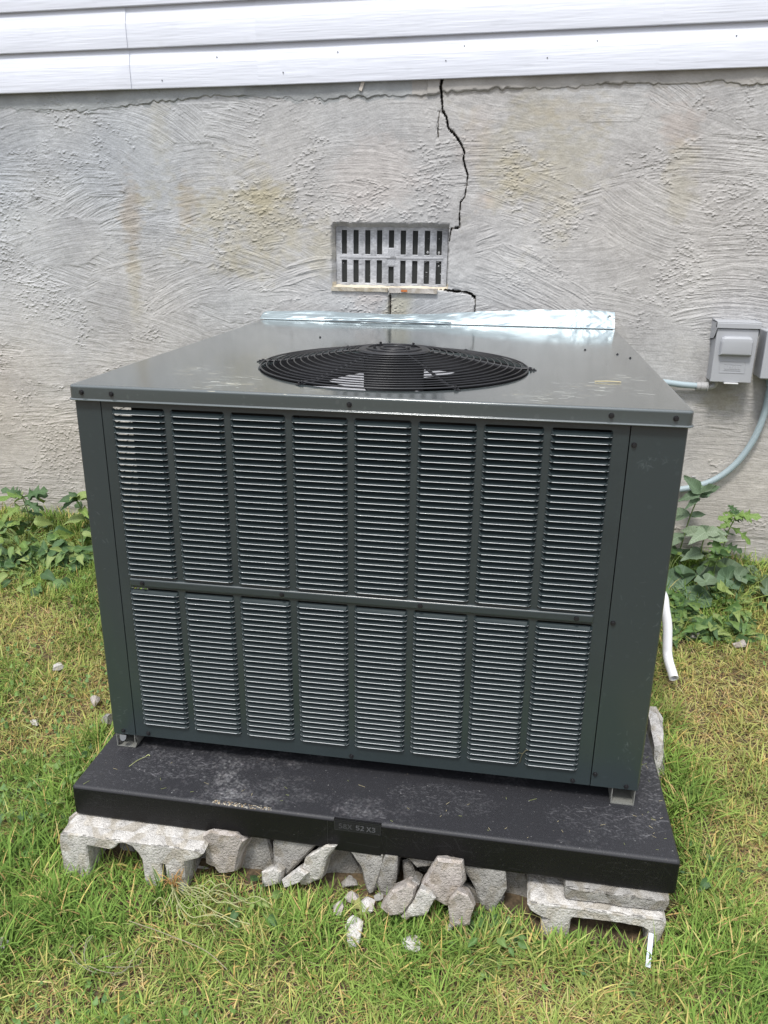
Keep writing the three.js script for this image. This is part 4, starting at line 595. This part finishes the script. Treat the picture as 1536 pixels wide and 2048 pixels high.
  const sm = part('chunk', roughen(new ConvexGeometry([V(-0.02, -0.09, 0.13), V(0.022, -0.09, 0.10), V(0.026, -0.09, -0.06), V(-0.02, -0.09, -0.09), V(-0.02, 0.075, 0.08), V(0.004, 0.070, 0.06), V(0.020, 0.075, -0.05), V(0.006, 0.09, -0.08), V(-0.02, 0.09, -0.08)]), 0.002, 50, 4, 0.016), CM[2], side);
}

// ---------------------------------------------------------------- weeds by the wall
const veinTex = (kind) => canvasTex(128, 128, (c, w, h) => {
  const r = rng(kind + 20); c.fillStyle = 'rgb(205,210,200)'; c.fillRect(0, 0, w, h);
  for (let i = 0; i < 900; i++) { c.globalAlpha = 0.25 * r(); c.fillStyle = r() < 0.5 ? '#8f9a86' : '#f2f4ee'; c.beginPath(); c.arc(r() * w, r() * h, 0.6 + 2.2 * r(), 0, 7); c.fill(); }
  c.globalAlpha = 0.85; c.strokeStyle = '#ffffff'; c.lineWidth = 3; c.lineCap = 'round';
  if (kind === 0) { c.beginPath(); c.moveTo(64, 128); c.lineTo(64, 0); c.stroke(); c.lineWidth = 1.5; for (let i = 0; i < 9; i++) { const y = 122 - i * 13; for (const s of [-1, 1]) { c.beginPath(); c.moveTo(64, y); c.quadraticCurveTo(64 + s * 26, y - 12, 64 + s * 50, y - 30); c.stroke(); } } }
  else { c.lineWidth = 2; for (let i = 0; i < 9; i++) { const a = (i - 4) * 0.52; c.beginPath(); c.moveTo(64, 96); c.quadraticCurveTo(64 + 32 * Math.sin(a * 0.8), 96 - 32 * Math.cos(a * 0.8), 64 + 74 * Math.sin(a), 96 - 74 * Math.cos(a)); c.stroke(); } }
  c.globalAlpha = 1;
});
const V0 = veinTex(0), V1 = veinTex(1);
const leafMat = (r, g, b, tex = V0) => phy({ map: tex, color: col(r, g, b), roughness: 0.65, transmission: 0.22, thickness: 0 });
const LM = {
  dusty: [leafMat(0.24, 0.33, 0.21), leafMat(0.19, 0.28, 0.17), leafMat(0.33, 0.41, 0.28)],
  green: [leafMat(0.21, 0.34, 0.07), leafMat(0.29, 0.41, 0.09), leafMat(0.24, 0.38, 0.08), leafMat(0.06, 0.14, 0.035), leafMat(0.08, 0.17, 0.05)],
  vine: [leafMat(0.15, 0.28, 0.07), leafMat(0.09, 0.19, 0.055), leafMat(0.22, 0.34, 0.09), leafMat(0.34, 0.43, 0.13), leafMat(0.07, 0.15, 0.04)],
  round: [leafMat(0.17, 0.27, 0.16, V1), leafMat(0.14, 0.235, 0.14, V1), leafMat(0.22, 0.30, 0.19, V1)],
};
const stemM = std({ color: col(0.22, 0.30, 0.10), roughness: 0.7 });
const dryStemM = std({ color: col(0.42, 0.36, 0.20), roughness: 0.8 });
// leaf shapes: blade along +y from the stalk end, face +z
function leafGeo(outline, curl, fold) {
  const wob = curl * 9 + fold * 5;   // outline: [half width, along] from base to tip
  const n = outline.length - 1;
  return gridGeo(4, n, (u, v) => { const [w, y] = outline[Math.round(v * n)], x = (u - 0.5) * 2 * w; return [x, y, fold * Math.abs(x) - curl * y * y + 0.05 * Math.sin(y * 11 + wob + (u > 0.5 ? 2 : 0)) * Math.abs(u - 0.5) * 2]; }, (u, v) => { const [w, y] = outline[Math.round(v * n)]; return [0.5 + (u - 0.5) * w * 2.2, y]; });
}
const ovate = [[0.015, 0], [0.17, 0.1], [0.27, 0.26], [0.275, 0.36], [0.24, 0.52], [0.17, 0.7], [0.08, 0.88], [0.004, 1]];
const ovateS = [[0.015, 0], [0.20, 0.1], [0.28, 0.20], [0.26, 0.24], [0.33, 0.36], [0.28, 0.42], [0.27, 0.54], [0.2, 0.60], [0.19, 0.7], [0.11, 0.78], [0.07, 0.9], [0.004, 1]];
const arrow = [[0.20, -0.16], [0.36, -0.06], [0.33, 0.08], [0.26, 0.26], [0.20, 0.46], [0.12, 0.7], [0.05, 0.88], [0.004, 1]];
const lobed = [[0.02, 0], [0.05, 0.2], [0.30, 0.36], [0.10, 0.4], [0.10, 0.5], [0.34, 0.66], [0.09, 0.68], [0.2, 0.9], [0.03, 1]];
const LG = {
  ovate: [leafGeo(ovate, 0.35, 0.35), leafGeo(ovate, 0.65, 0.15), leafGeo(ovateS, 0.45, 0.3), leafGeo(ovateS, 0.9, 0.45), leafGeo(ovate, -0.15, 0.55)],
  arrow: [leafGeo(arrow, 0.45, 0.35), leafGeo(arrow, -0.25, 0.5), leafGeo(arrow, 0.8, 0.15), leafGeo(arrow, 0.3, 0.7)],
  lobed: [leafGeo(lobed, 0.3, 0.15), leafGeo(lobed, 0.6, 0.2)],
  round: [0, 1, 2].map((k) => { const N = 18; return gridGeo(N, 3, (u, v) => { const a = lerp(-2.86, 2.86, u), R = v * (0.5 + 0.035 * Math.sin(a * 7 + k) - 0.10 * ss(2.2, 2.86, Math.abs(a))), x = R * Math.sin(a), y = R * Math.cos(a) + 0.12; return [x, y, 0.5 * x * x * (k - 0.4) + 0.045 * Math.sin(a * 5 + k) * v + 0.25 * v * v * 0.4]; }, (u, v) => { const a = lerp(-2.86, 2.86, u); return [0.5 + v * 0.5 * Math.sin(a), 0.25 + v * 0.5 * Math.cos(a) * 0.9]; }); }),
};
function addLeaf(parent, kind, mats, R, pos, dir, size, up = 0.5, sx = 1) {       // dir: unit direction of the blade
  const G = LG[kind], M = mats; const m = part('leaf', G[Math.floor(R() * G.length)], M[Math.floor(R() * M.length)], parent);
  const y = V(...dir).normalize(), z = V(0.25 * (R() - 0.5), up + 0.2 * R(), 0.75); z.sub(y.clone().multiplyScalar(z.dot(y))).normalize(); const x = y.clone().cross(z);
  m.quaternion.setFromRotationMatrix(new THREE.Matrix4().makeBasis(x, y, z)); m.position.set(...pos); m.scale.set(size * sx, size, size); return m;
}
function tallWeed(label, x, z, h, R, mats, kind, size, pairs, lean = [0, 0], top = 6, cat = 'weed') {
  const y0 = groundAt(x, z), t = thing('leafy_weed', label, cat, [x, y0, z]); const P = []; for (let k = 0; k <= 5; k++) { const s = k / 5; P.push([lean[0] * s * s + 0.006 * (R() - 0.5), h * s - 0.01, lean[1] * s * s + 0.006 * (R() - 0.5)]); }
  part('stem', tube(P, 0.0022, 24, 6), stemM, t);
  for (let k = 0; k < pairs; k++) { const s = lerp(0.22, 0.96, k / Math.max(1, pairs - 1)), a0 = k * 1.57 + R(); for (let q = 0; q < 2; q++) { const a = a0 + q * Math.PI, el = lerp(-0.25, 0.25, R()); addLeaf(t, kind, mats, R, [lean[0] * s * s, h * s, lean[1] * s * s], [Math.cos(a) * Math.cos(el), Math.sin(el), Math.sin(a) * Math.cos(el)], size * lerp(0.5, 1.1, R()) * lerp(1, 0.8, s), lerp(0.4, 1, R()), lerp(0.7, 1.05, R())); } }
  for (let k = 0; k < top; k++) { const a = k / top * 6.283 + R(), el = lerp(0.0, 0.7, R()); addLeaf(t, kind, mats, R, [lean[0], h, lean[1]], [Math.cos(a) * Math.cos(el), Math.sin(el), Math.sin(a) * Math.cos(el)], size * lerp(0.5, 0.85, R()), 0.7); }
  return t;
}
function lowWeed(label, x, z, R, mats, kind, size, n, rad, h, name = 'low_weed', cat = 'weed') {   // a rosette or mound: leaves on stalks from one crown
  const y0 = groundAt(x, z), t = thing(name, label, cat, [x, y0, z]), stalks = [];
  for (let k = 0; k < n; k++) {
    const a = R() * 6.283, rr = rad * Math.sqrt(R()), hh = h * lerp(0.25, 1, R()) * (1 - 0.5 * rr / rad), px = rr * Math.cos(a), pz = rr * Math.sin(a);
    stalks.push(tube([[0.2 * px, -0.005, 0.2 * pz], [0.6 * px, hh * 0.75, 0.6 * pz], [px, hh, pz]], 0.0011, 8, 4));
    const b = a + (R() - 0.5) * 1.6, el = lerp(-0.5, 0.35, R()); addLeaf(t, kind, mats, R, [px, hh, pz], [Math.cos(b) * Math.cos(el), Math.sin(el), Math.sin(b) * Math.cos(el)], size * lerp(0.38, 1.15, R()), lerp(0.3, 1.1, R()), lerp(0.7, 1.1, R()));
  }
  part('stalks', merge(stalks), stemM, t); return t;
}
function vine(label, x, z, R, n, spread, mats) {     // trailing runners with arrow-shaped leaves
  const y0 = groundAt(x, z), t = thing('trailing_vine', label, 'vine', [x, y0, z]), runs = [];
  for (let k = 0; k < n; k++) {
    const a = R() * 6.283, L = spread * lerp(0.5, 1, R()), P = []; let px = 0, pz = 0, d = a; const hop = 0.02 + 0.05 * R();
    for (let q = 0; q <= 6; q++) { const yy = groundAt(x + px, z + pz) - y0 + 0.008 + hop * Math.sin(q / 6 * Math.PI) * (0.6 + 0.4 * Math.sin(q * 2 + k)); P.push([px, yy, pz]); d += (R() - 0.5) * 1.1; px += Math.cos(d) * L / 6; pz += Math.sin(d) * L / 6; if (z + pz < -1.33) pz = -1.33 - z; if (x + px < 1.30 && x + px > -0.06) px = x > 1 ? 1.30 - x : -0.06 - x; }
    runs.push(tube(P, 0.0012, 30, 5));
    for (let q = 1; q <= 6; q++) for (let e = 0; e < 2; e++) { const b = R() * 6.283, el = lerp(-0.4, 0.5, R()); addLeaf(t, 'arrow', mats, R, [P[q][0], P[q][1] + 0.006, P[q][2]], [Math.cos(b) * Math.cos(el), Math.sin(el), Math.sin(b) * Math.cos(el)], lerp(0.026, 0.060, R() * 0.6 + 0.4 * R() * R()), 0.7); }
  }
  part('runners', merge(runs), stemM, t); return t;
}
{
  const R = rng(321);
  tallWeed('tall dusty weed with big pointed leaves right of the unit', 1.488, -1.28, 0.31, R, LM.dusty, 'ovate', 0.1189, 4, [0.03, 0.06], 7);
  tallWeed('second dusty pointed-leaf weed below the tall one', 1.545, -1.22, 0.20, R, LM.dusty, 'ovate', 0.1015, 3, [0.0, 0.04], 5);
  tallWeed('feathery lobed-leaf weed against the wall right of the dusty ones', 1.625, -1.27, 0.235, R, LM.green.concat(LM.vine.slice(2)), 'lobed', 0.0899, 6, [0.02, 0.03], 8);
  tallWeed('small bright weed with a star of narrow leaves in the right bed', 1.585, -1.17, 0.15, R, LM.vine, 'ovate', 0.0653, 4, [0.0, 0.03], 8);
  lowWeed('clump of large round dusty leaves in the right bed', 1.53, -1.09, R, LM.round, 'round', 0.133, 6, 0.075, 0.13, 'round_leaf_weed');
  lowWeed('round-leaved clump farther right in the bed', 1.69, -1.14, R, LM.round, 'round', 0.119, 7, 0.09, 0.12, 'round_leaf_weed');
  lowWeed('low dusty mound between the unit and the tall weed', 1.44, -1.2, R, LM.dusty.concat(LM.green), 'ovate', 0.0588, 26, 0.09, 0.15);
  lowWeed('dense green mound at the right photo edge', 1.78, -1.18, R, LM.green, 'ovate', 0.07, 26, 0.11, 0.14);
  vine('vine with arrow leaves trailing beside the unit in the right bed', 1.47, -1.0, R, 7, 0.2, LM.vine); vine('pale vine sprawling toward the lawn in the right bed', 1.63, -1.02, R, 8, 0.22, LM.vine); vine('vine at the far right of the right bed', 1.78, -1.02, R, 7, 0.2, LM.vine); vine('short vine at the foot of the drain pipe bed', 1.50, -0.88, R, 4, 0.12, LM.vine);
  // left bed
  tallWeed('tall lobed weed standing highest in the left bed', -0.955, -1.22, 0.17, R, LM.green, 'lobed', 0.1232, 5, [0.02, 0.04], 6);
  tallWeed('upright pointed-leaf weed against the wall beside the unit', -0.72, -1.23, 0.17, R, LM.green.concat(LM.vine), 'ovate', 0.087, 4, [0.0, 0.04], 6);
  lowWeed('broad green mound below the tall weed in the left bed', -0.9, -1.1, R, LM.green.concat(LM.vine), 'ovate', 0.07, 60, 0.14, 0.12);
  lowWeed('leafy mound at the left photo edge', -1.1, -1.1, R, LM.green, 'ovate', 0.077, 34, 0.14, 0.13);
  lowWeed('light green mound close to the unit in the left bed', -0.66, -1.08, R, LM.vine, 'ovate', 0.07, 34, 0.12, 0.11);
  lowWeed('low spreading mound at the front of the left bed', -0.74, -0.93, R, LM.green.concat(LM.vine), 'ovate', 0.063, 34, 0.13, 0.07);
  vine('vine with arrow leaves sprawling along the left bed', -0.83, -1.02, R, 8, 0.24, LM.vine); vine('vine beside the unit at the right end of the left bed', -0.62, -1.0, R, 6, 0.18, LM.vine);
  lowWeed('small broadleaf weed growing before the right block gap', 0.90, 0.235, R, LM.vine.slice(0, 3), 'ovate', 0.024, 46, 0.07, 0.06);
  lowWeed('small broadleaf sprout beside the right block', 1.13, 0.26, R, LM.vine, 'ovate', 0.026, 10, 0.05, 0.04);
  lowWeed('low broadleaf sprout before the flat rubble face', 0.42, 0.22, R, LM.green.concat(LM.vine), 'ovate', 0.032, 16, 0.06, 0.05);
  lowWeed('clover-like patch left of the pad', -0.12, -0.12, R, LM.green, 'ovate', 0.026, 50, 0.1, 0.05);
  lowWeed('short broadleaf weed on the lawn left of the pad corner', -0.2, 0.02, R, LM.green.concat(LM.vine), 'ovate', 0.028, 44, 0.1, 0.05);
  lowWeed('short broadleaf weed right of the pad corner', 1.36, -0.02, R, LM.green, 'ovate', 0.034, 20, 0.07, 0.05);
}
// dried tangle, stray straw, a yellow leaf and a plastic strip
{
  const R = rng(88), t = thing('dried_weed', 'pulled dry weed with orange root and long stringy stems', 'dried weed', [0.235, -0.235, 0.215]);
  const S = []; for (let k = 0; k < 16; k++) { const a = lerp(-0.6, 0.9, R()), L = lerp(0.10, 0.32, R()), P = [[0, 0.035, 0]]; let x = 0, z = 0, d = a + 0.5; for (let q = 1; q <= 6; q++) { x += Math.cos(d) * L / 6; z += Math.abs(Math.sin(d)) * L / 8 * (q < 4 ? 1 : 0.5); d += (R() - 0.5) * 0.7; P.push([x, 0.035 + 0.025 * Math.sin(q * 1.3 + k) * R() + 0.006 * q * R(), z]); } S.push(tube(P, 0.0006 + 0.0006 * R(), 24, 5)); }
  part('stems', merge(S), std({ color: col(0.36, 0.37, 0.18), roughness: 0.8 }), t);
  const Q = []; for (let k = 0; k < 22; k++) { const a = R() * 6.283, L = lerp(0.015, 0.05, R()); Q.push(tube([[0, 0.03, 0], [L * 0.4 * Math.cos(a), 0.04 + 0.02 * R(), L * 0.3 * Math.sin(a)], [L * Math.cos(a) * 0.7, 0.03 + 0.05 * R(), L * 0.6 * Math.sin(a)]], 0.0008, 8, 4)); }
  part('root', merge(Q), std({ color: col(0.45, 0.26, 0.10), roughness: 0.9 }), t, 'orange-brown root tuft');
  const w = thing('dry_twigs', 'loop of grey dry twigs lying on the front lawn', 'twigs', [0.16, -0.24, 0.37]); const T = [];
  for (let k = 0; k < 7; k++) { const r0 = lerp(0.02, 0.06, R()), a0 = R() * 6.28, n = lerp(0.8, 2.2, R()), P = []; for (let q = 0; q <= 8; q++) { const a = a0 + n * q / 8; P.push([r0 * Math.cos(a) * 1.1 + 0.02 * (k % 3 - 1) + 0.006 * R(), 0.016 + 0.014 * Math.sin(a * 2 + k), r0 * Math.sin(a)]); } T.push(tube(P, 0.0007, 24, 5)); }
  part('twig', merge(T), std({ color: col(0.27, 0.25, 0.18), roughness: 0.9 }), w);
  const s1 = thing('long_twig', 'long thin straight twig lying across the front lawn', 'twig', [0.30, -0.228, 0.33]); part('twig', tube([[-0.12, 0.02, -0.02], [-0.03, 0.022, 0.0], [0.06, 0.016, 0.02], [0.11, 0.008, 0.045]], 0.0008, 30, 5), std({ color: col(0.30, 0.26, 0.18), roughness: 0.9 }), s1);
  const st = thing('plastic_strip', 'narrow white plastic strip leaning in the grass below the right block', 'plastic strip', [1.206, -0.222, 0.226]); const m = part('strip', rbx(-0.0048, 0.0048, -0.004, 0.058, -0.0012, 0.0012, 0.0008), std({ color: col(0.55, 0.60, 0.66), roughness: 0.4 }), st); m.rotation.set(-1.0, 0, -0.16);
  const y = thing('yellow_leaf', 'pale yellow lobed leaf lying on the bare patch', 'leaf', [0.653, -0.214, 0.218]); const lf = part('blade', LG.lobed[0], leafMat(0.50, 0.48, 0.18), y); lf.scale.setScalar(0.055); lf.rotation.set(-1.25, 0.2, 0.7);
  const straw = thing('straw', 'single dry straw lying on the unit top near the right edge', 'straw', [1.075, H + 0.0018, -0.266]); part('stalk', tube([[-0.028, 0, 0.001], [0, 0.001, 0], [0.026, 0, -0.0015]], 0.0011, 10, 5), std({ color: col(0.55, 0.47, 0.27), roughness: 0.8 }), straw);
  const bug = thing('dry_sprig', 'tiny dark sprig stuck to the louvers at lower right', 'sprig', [0.9465, 0.063, -0.0065]); part('sprig', merge([tube([[0.008, 0.012, 0.002], [0.0, 0.0, 0.003], [-0.004, -0.022, 0.001]], 0.0009, 10, 5), tube([[0.001, 0.002, 0.003], [-0.008, 0.003, 0.003]], 0.0007, 4, 5), tube([[0.007, 0.011, 0.002], [0.014, 0.012, 0.003]], 0.0014, 4, 5)]), std({ color: col(0.10, 0.09, 0.05), roughness: 0.9 }), bug);
  const sp = thing('grass_clipping', 'small yellowish clipping on the pad near the left foot', 'clipping', [0.098, PY + 0.002, 0.018]); part('stalk', merge([tube([[0, 0.001, 0], [-0.012, 0.003, 0.02], [-0.022, 0.001, 0.042]], 0.0006, 10, 5), tube([[0, 0.002, 0], [0.004, 0.004, -0.003], [0.008, 0.002, -0.002]], 0.0009, 6, 5)]), std({ color: col(0.42, 0.45, 0.18), roughness: 0.8 }), sp);
}

// ---------------------------------------------------------------- the lawn: blades, straw, small broad leaves
{
  const R = rng(2024);
  const blade = (bend, tw, w) => { const n = 4; return gridGeo(1, n, (u, v) => { const a = bend * v, y = bend < 0.05 ? v : Math.sin(a) / bend, z = bend < 0.05 ? 0 : (1 - Math.cos(a)) / bend, ww = w * (1 - Math.pow(v, 2.2)) * (0.75 + 0.5 * Math.min(1, v * 3)), x = (u - 0.5) * ww; return [x * Math.cos(tw * v), y, z + 0.045 * x * Math.sin(tw * v)]; }); };
  const variants = [blade(0.35, 0.3, 1), blade(1.0, -0.5, 1), blade(1.7, 0.7, 1), blade(2.4, 0.4, 1)];
  const gm = phy({ color: col(1, 1, 1), roughness: 0.8, specularIntensity: 0.35, transmission: 0.12, thickness: 0 });
  const lists = variants.map(() => []), straw = variants.map(() => []), M = new THREE.Matrix4(), Q = new THREE.Quaternion(), E = new THREE.Euler();
  const inPad = (x, z) => x > -0.028 && x < 1.268 && z < 0.135 && z > -1.34;
  const inBlock = (x, z) => (x > -0.04 && x < 0.03 && z < 0.197) || (x > 0.15 && x < 0.262 && z < 0.197) || (x > 0.97 && x < 1.245 && z < 0.175) || (x > 0.27 && x < 0.97 && z < 0.128);
  const bare = (x, z) => { const a = Math.hypot((x - 0.635) / 0.085, (z - 0.185) / 0.06); return a < 1 ? 1 - a : 0; };
  // lush 0..1: long dark grass the mower missed; dry 0..1
  const lushAt = (x, z) => {
    let l = 0.55 * ss(0.06, -0.02, Math.abs(z - 0.215) - 0.05) * (x > -0.15 && x < 1.4 ? 1 : 0);
    l = Math.max(l, 0.8 * ss(0.14, 0.02, Math.hypot((x - 0.08) / 1.3, (z - 0.21) / 0.8) - 0.09), 0.75 * ss(0.2, 0.05, Math.hypot(x - 0.52, (z - 0.27) * 1.4)), 0.7 * ss(0.2, 0.05, Math.hypot(x - 0.78, (z - 0.3) * 1.4)), 0.8 * ss(0.22, 0.08, Math.hypot(x - 1.31, (z - 0.12) * 0.7)), 0.6 * ss(0.12, 0.02, x - 1.3) * (x > 1.27 ? ss(-0.75, -0.5, z) : 0));
    l = Math.max(l, 0.65 * ss(0.10, -0.02, -0.03 - x - 0.12) * (x < -0.02 ? ss(-0.35, -0.1, z) : 0));
    l = Math.max(l, 0.5 * ss(-0.8, -1.15, z));
    return cl(l + 0.55 * f2(x * 5 + 2, z * 5, 3) - 0.02);
  };
  const dryAt = (x, z) => { let d = 0.42 + 1.25 * f2(x * 3.4 + 40, z * 3.4, 4); d = Math.max(d, 0.95 * ss(0.45, 0.1, Math.hypot((x + 0.2) * 1.6, z + 0.55)), 0.95 * ss(0.42, 0.12, Math.hypot(x - 1.55, (z + 0.55) * 0.9)), 0.8 * ss(0.2, 0.05, Math.hypot(x - 1.5, z + 0.08)), 0.7 * ss(0.2, 0.0, Math.hypot((x - 0.25), (z - 0.42) * 1.4))); if (z > 0.1) d -= 0.22 * ss(0.1, 0.2, z); return cl(d); };
  const put = (list, x, y, z, yaw, tiltX, h, w, c) => list.push([x, y, z, yaw, tiltX, h, w, c]);
  const X0 = -1.75, X1 = 2.6, Z0 = -1.345, Z1 = 0.85;
  const seen = (x, z) => z > -0.4 - 0.0 * x || x < 0 || x > 1.2;
  for (let i = 0; i < 30000; i++) {
    const x = lerp(X0, X1, R()), z = lerp(Z0, Z1, R()); if (inPad(x, z)) continue;
    const l = lushAt(x, z), d = dryAt(x, z), b = bare(x, z); if (R() < b * 1.6) continue; if (R() < d * 0.72 * (1 - l)) continue;
    const n = 7 + Math.floor(13 * R()), tuft = 0.5 + 0.9 * R();
    for (let k = 0; k < n; k++) {
      const a = R() * 6.283, rr = 0.022 * Math.sqrt(R()), bx2 = x + rr * Math.cos(a), bz = z + rr * Math.sin(a); if (inPad(bx2, bz) || inBlock(bx2, bz)) continue;
      const h = lerp(0.018, 0.052, R()) * (0.8 + 0.4 * tuft) * (1 + 1.0 * l * (0.4 + R())), w = lerp(0.0016, 0.0040, R() * R()) * (1 + 0.4 * l);
      const vi = Math.min(3, Math.floor(R() * (2.2 + 1.8 * (1 - l)))), yaw = Math.PI / 2 - a + (R() - 0.5) * 1.6, tilt = lerp(0.05, 0.7 + 0.75 * d * (1 - l), R());
      const g = cl(0.5 + 0.5 * f2(bx2 * 14, bz * 14, 2) + 0.5 * (R() - 0.5)), yel = cl(d * 0.75 - l * 0.55 + 0.45 * (R() - 0.35));
      let c = [lerp(0.070, 0.28, g), lerp(0.150, 0.42, g), lerp(0.026, 0.085, g)]; c = [lerp(c[0], 0.53, yel * 0.8), lerp(c[1], 0.50, yel * 0.8), lerp(c[2], 0.17, yel * 0.8)]; const nearS = x > -0.05 && x < 1.27 ? ss(0.26, 0.17, z) : 0, gap = x > 0.26 && x < 0.98 ? ss(0.215, 0.17, z) : 0; if (R() < 0.15 * nearS + 0.08 * gap) continue;
      if (R() < 0.10 + 0.18 * d) c = [0.44 + 0.14 * R(), 0.36 + 0.12 * R(), 0.13 + 0.05 * R()];
      put(lists[vi], bx2, groundAt(bx2, bz) - 0.003, bz, yaw, tilt, h * (1 - 0.36 * nearS - 0.06 * gap), w, c);
    }
  }
  // mown clippings and dead thatch lying on the soil
  for (let i = 0; i < 190000; i++) {
    const x = lerp(X0, X1, R()), z = lerp(Z0, Z1, R()); if (inPad(x, z) || inBlock(x, z)) continue; const d = dryAt(x, z), l = lushAt(x, z); if (R() > 0.22 + 0.95 * d - 0.25 * l) continue;
    const k = R(), c = k < 0.42 ? [0.48 + 0.17 * R(), 0.39 + 0.14 * R(), 0.17 + 0.07 * R()] : k < 0.75 ? [0.30 + 0.08 * R(), 0.20 + 0.07 * R(), 0.09] : k < 0.9 ? [0.30 + 0.1 * R(), 0.34, 0.12] : [0.22, 0.15, 0.08];
    put(straw[Math.floor(R() * 3)], x, groundAt(x, z) + 0.001 + 0.016 * R() * R(), z, R() * 6.283, lerp(1.05, 1.62, R()), lerp(0.018, 0.06, R()), lerp(0.0011, 0.0026, R() * R()), c);
  }
  // bits scattered under the trampled right side
  const emit = (name, ls, label, cat) => {
    const g = new THREE.Group(); g.name = name; scene.add(g); tag(g, label, cat, null, 'stuff');
    ls.forEach((l, vi) => { if (!l.length) return; const im = new THREE.InstancedMesh(variants[vi], gm, l.length); im.name = numbered(name + '_blades'); const C = new THREE.Color();
      l.forEach(([x, y, z, yaw, tilt, h, w, c], i) => { E.set(tilt, yaw, 0, 'YXZ'); Q.setFromEuler(E); M.compose(V(x, y, z), Q, V(w, h, h)); im.setMatrixAt(i, M); im.setColorAt(i, C.setRGB(c[0], c[1], c[2])); }); g.add(im); im.userData.kind = 'stuff'; });
    console.log(name, ls.reduce((a, l) => a + l.length, 0));
  };
  emit('grass', lists, 'short patchy green and yellow lawn grass around the unit', 'grass');
  emit('dry_grass', straw, 'dry straw-coloured clippings and thatch lying in the lawn', 'dry grass');
  // small broad leaves among the grass
  const lf = LG.ovate[0], n = 5200, arr = [];
  for (let i = 0; i < 26000 && arr.length < n; i++) { const x = lerp(X0, X1, R()), z = lerp(Z0, Z1, R()); if (inPad(x, z) || inBlock(x, z)) continue; const k = f2(x * 4 + 70, z * 4 + 12, 3) + 0.25 * ss(-0.5, -1.1, z) + (x < 0 && z > -0.4 ? 0.15 : 0); if (k < 0.12 + 0.2 * R()) continue; arr.push([x, z]); }
  const im = new THREE.InstancedMesh(lf, phy({ color: col(1, 1, 1), roughness: 0.6, transmission: 0.15, thickness: 0 }), arr.length), C = new THREE.Color(); im.name = 'ground_cover';
  arr.forEach(([x, z], i) => { const a = R() * 6.283, s = lerp(0.007, 0.017, R()); E.set(lerp(0.7, 1.5, R()), a, 0, 'YXZ'); Q.setFromEuler(E); M.compose(V(x, groundAt(x, z) + lerp(0.006, 0.035, R()), z), Q, V(s * 1.3, s, s)); im.setMatrixAt(i, M); const g = R(); im.setColorAt(i, C.setRGB(lerp(0.08, 0.18, g), lerp(0.17, 0.30, g), lerp(0.04, 0.07, g))); });
  scene.add(im); tag(im, 'tiny broad leaves of low weeds growing through the lawn', 'ground cover', null, 'stuff');
}

{
  const R = rng(9), n = 70, g = new THREE.CylinderGeometry(0.00042, 0.00032, 1, 4), im = new THREE.InstancedMesh(g, std({ color: col(1, 1, 1), roughness: 0.9 }), n), M = new THREE.Matrix4(), Q = new THREE.Quaternion(), E = new THREE.Euler(), C = new THREE.Color();
  for (let i = 0; i < n; i++) { const k = i < 34, x = k ? lerp(0, 1.24, R()) : 1.2 + 0.05 * R(), z = k ? lerp(0.005, 0.132, R()) : lerp(-0.4, 0.1, R()), y = PY - 0.0045 * cl((x + 0.02) / 1.28) + 0.0008; E.set(Math.PI / 2 + 0.1 * (R() - 0.5), R() * 6.28, 0, 'YXZ'); Q.setFromEuler(E); M.compose(V(x, y, z), Q, V(1 + R(), lerp(0.004, 0.020, R() * R()), 1)); im.setMatrixAt(i, M); const d = R(); im.setColorAt(i, d < 0.6 ? C.setRGB(0.30, 0.26, 0.16) : C.setRGB(0.2, 0.22, 0.09)); }
  im.name = 'clippings'; scene.add(im); tag(im, 'tiny dry grass bits scattered over the black pad top', 'clippings', null, 'stuff');
}
scene.traverse((o) => { if (o.isMesh) { o.castShadow = true; o.receiveShadow = true; } });
renderer.render(scene, camera);
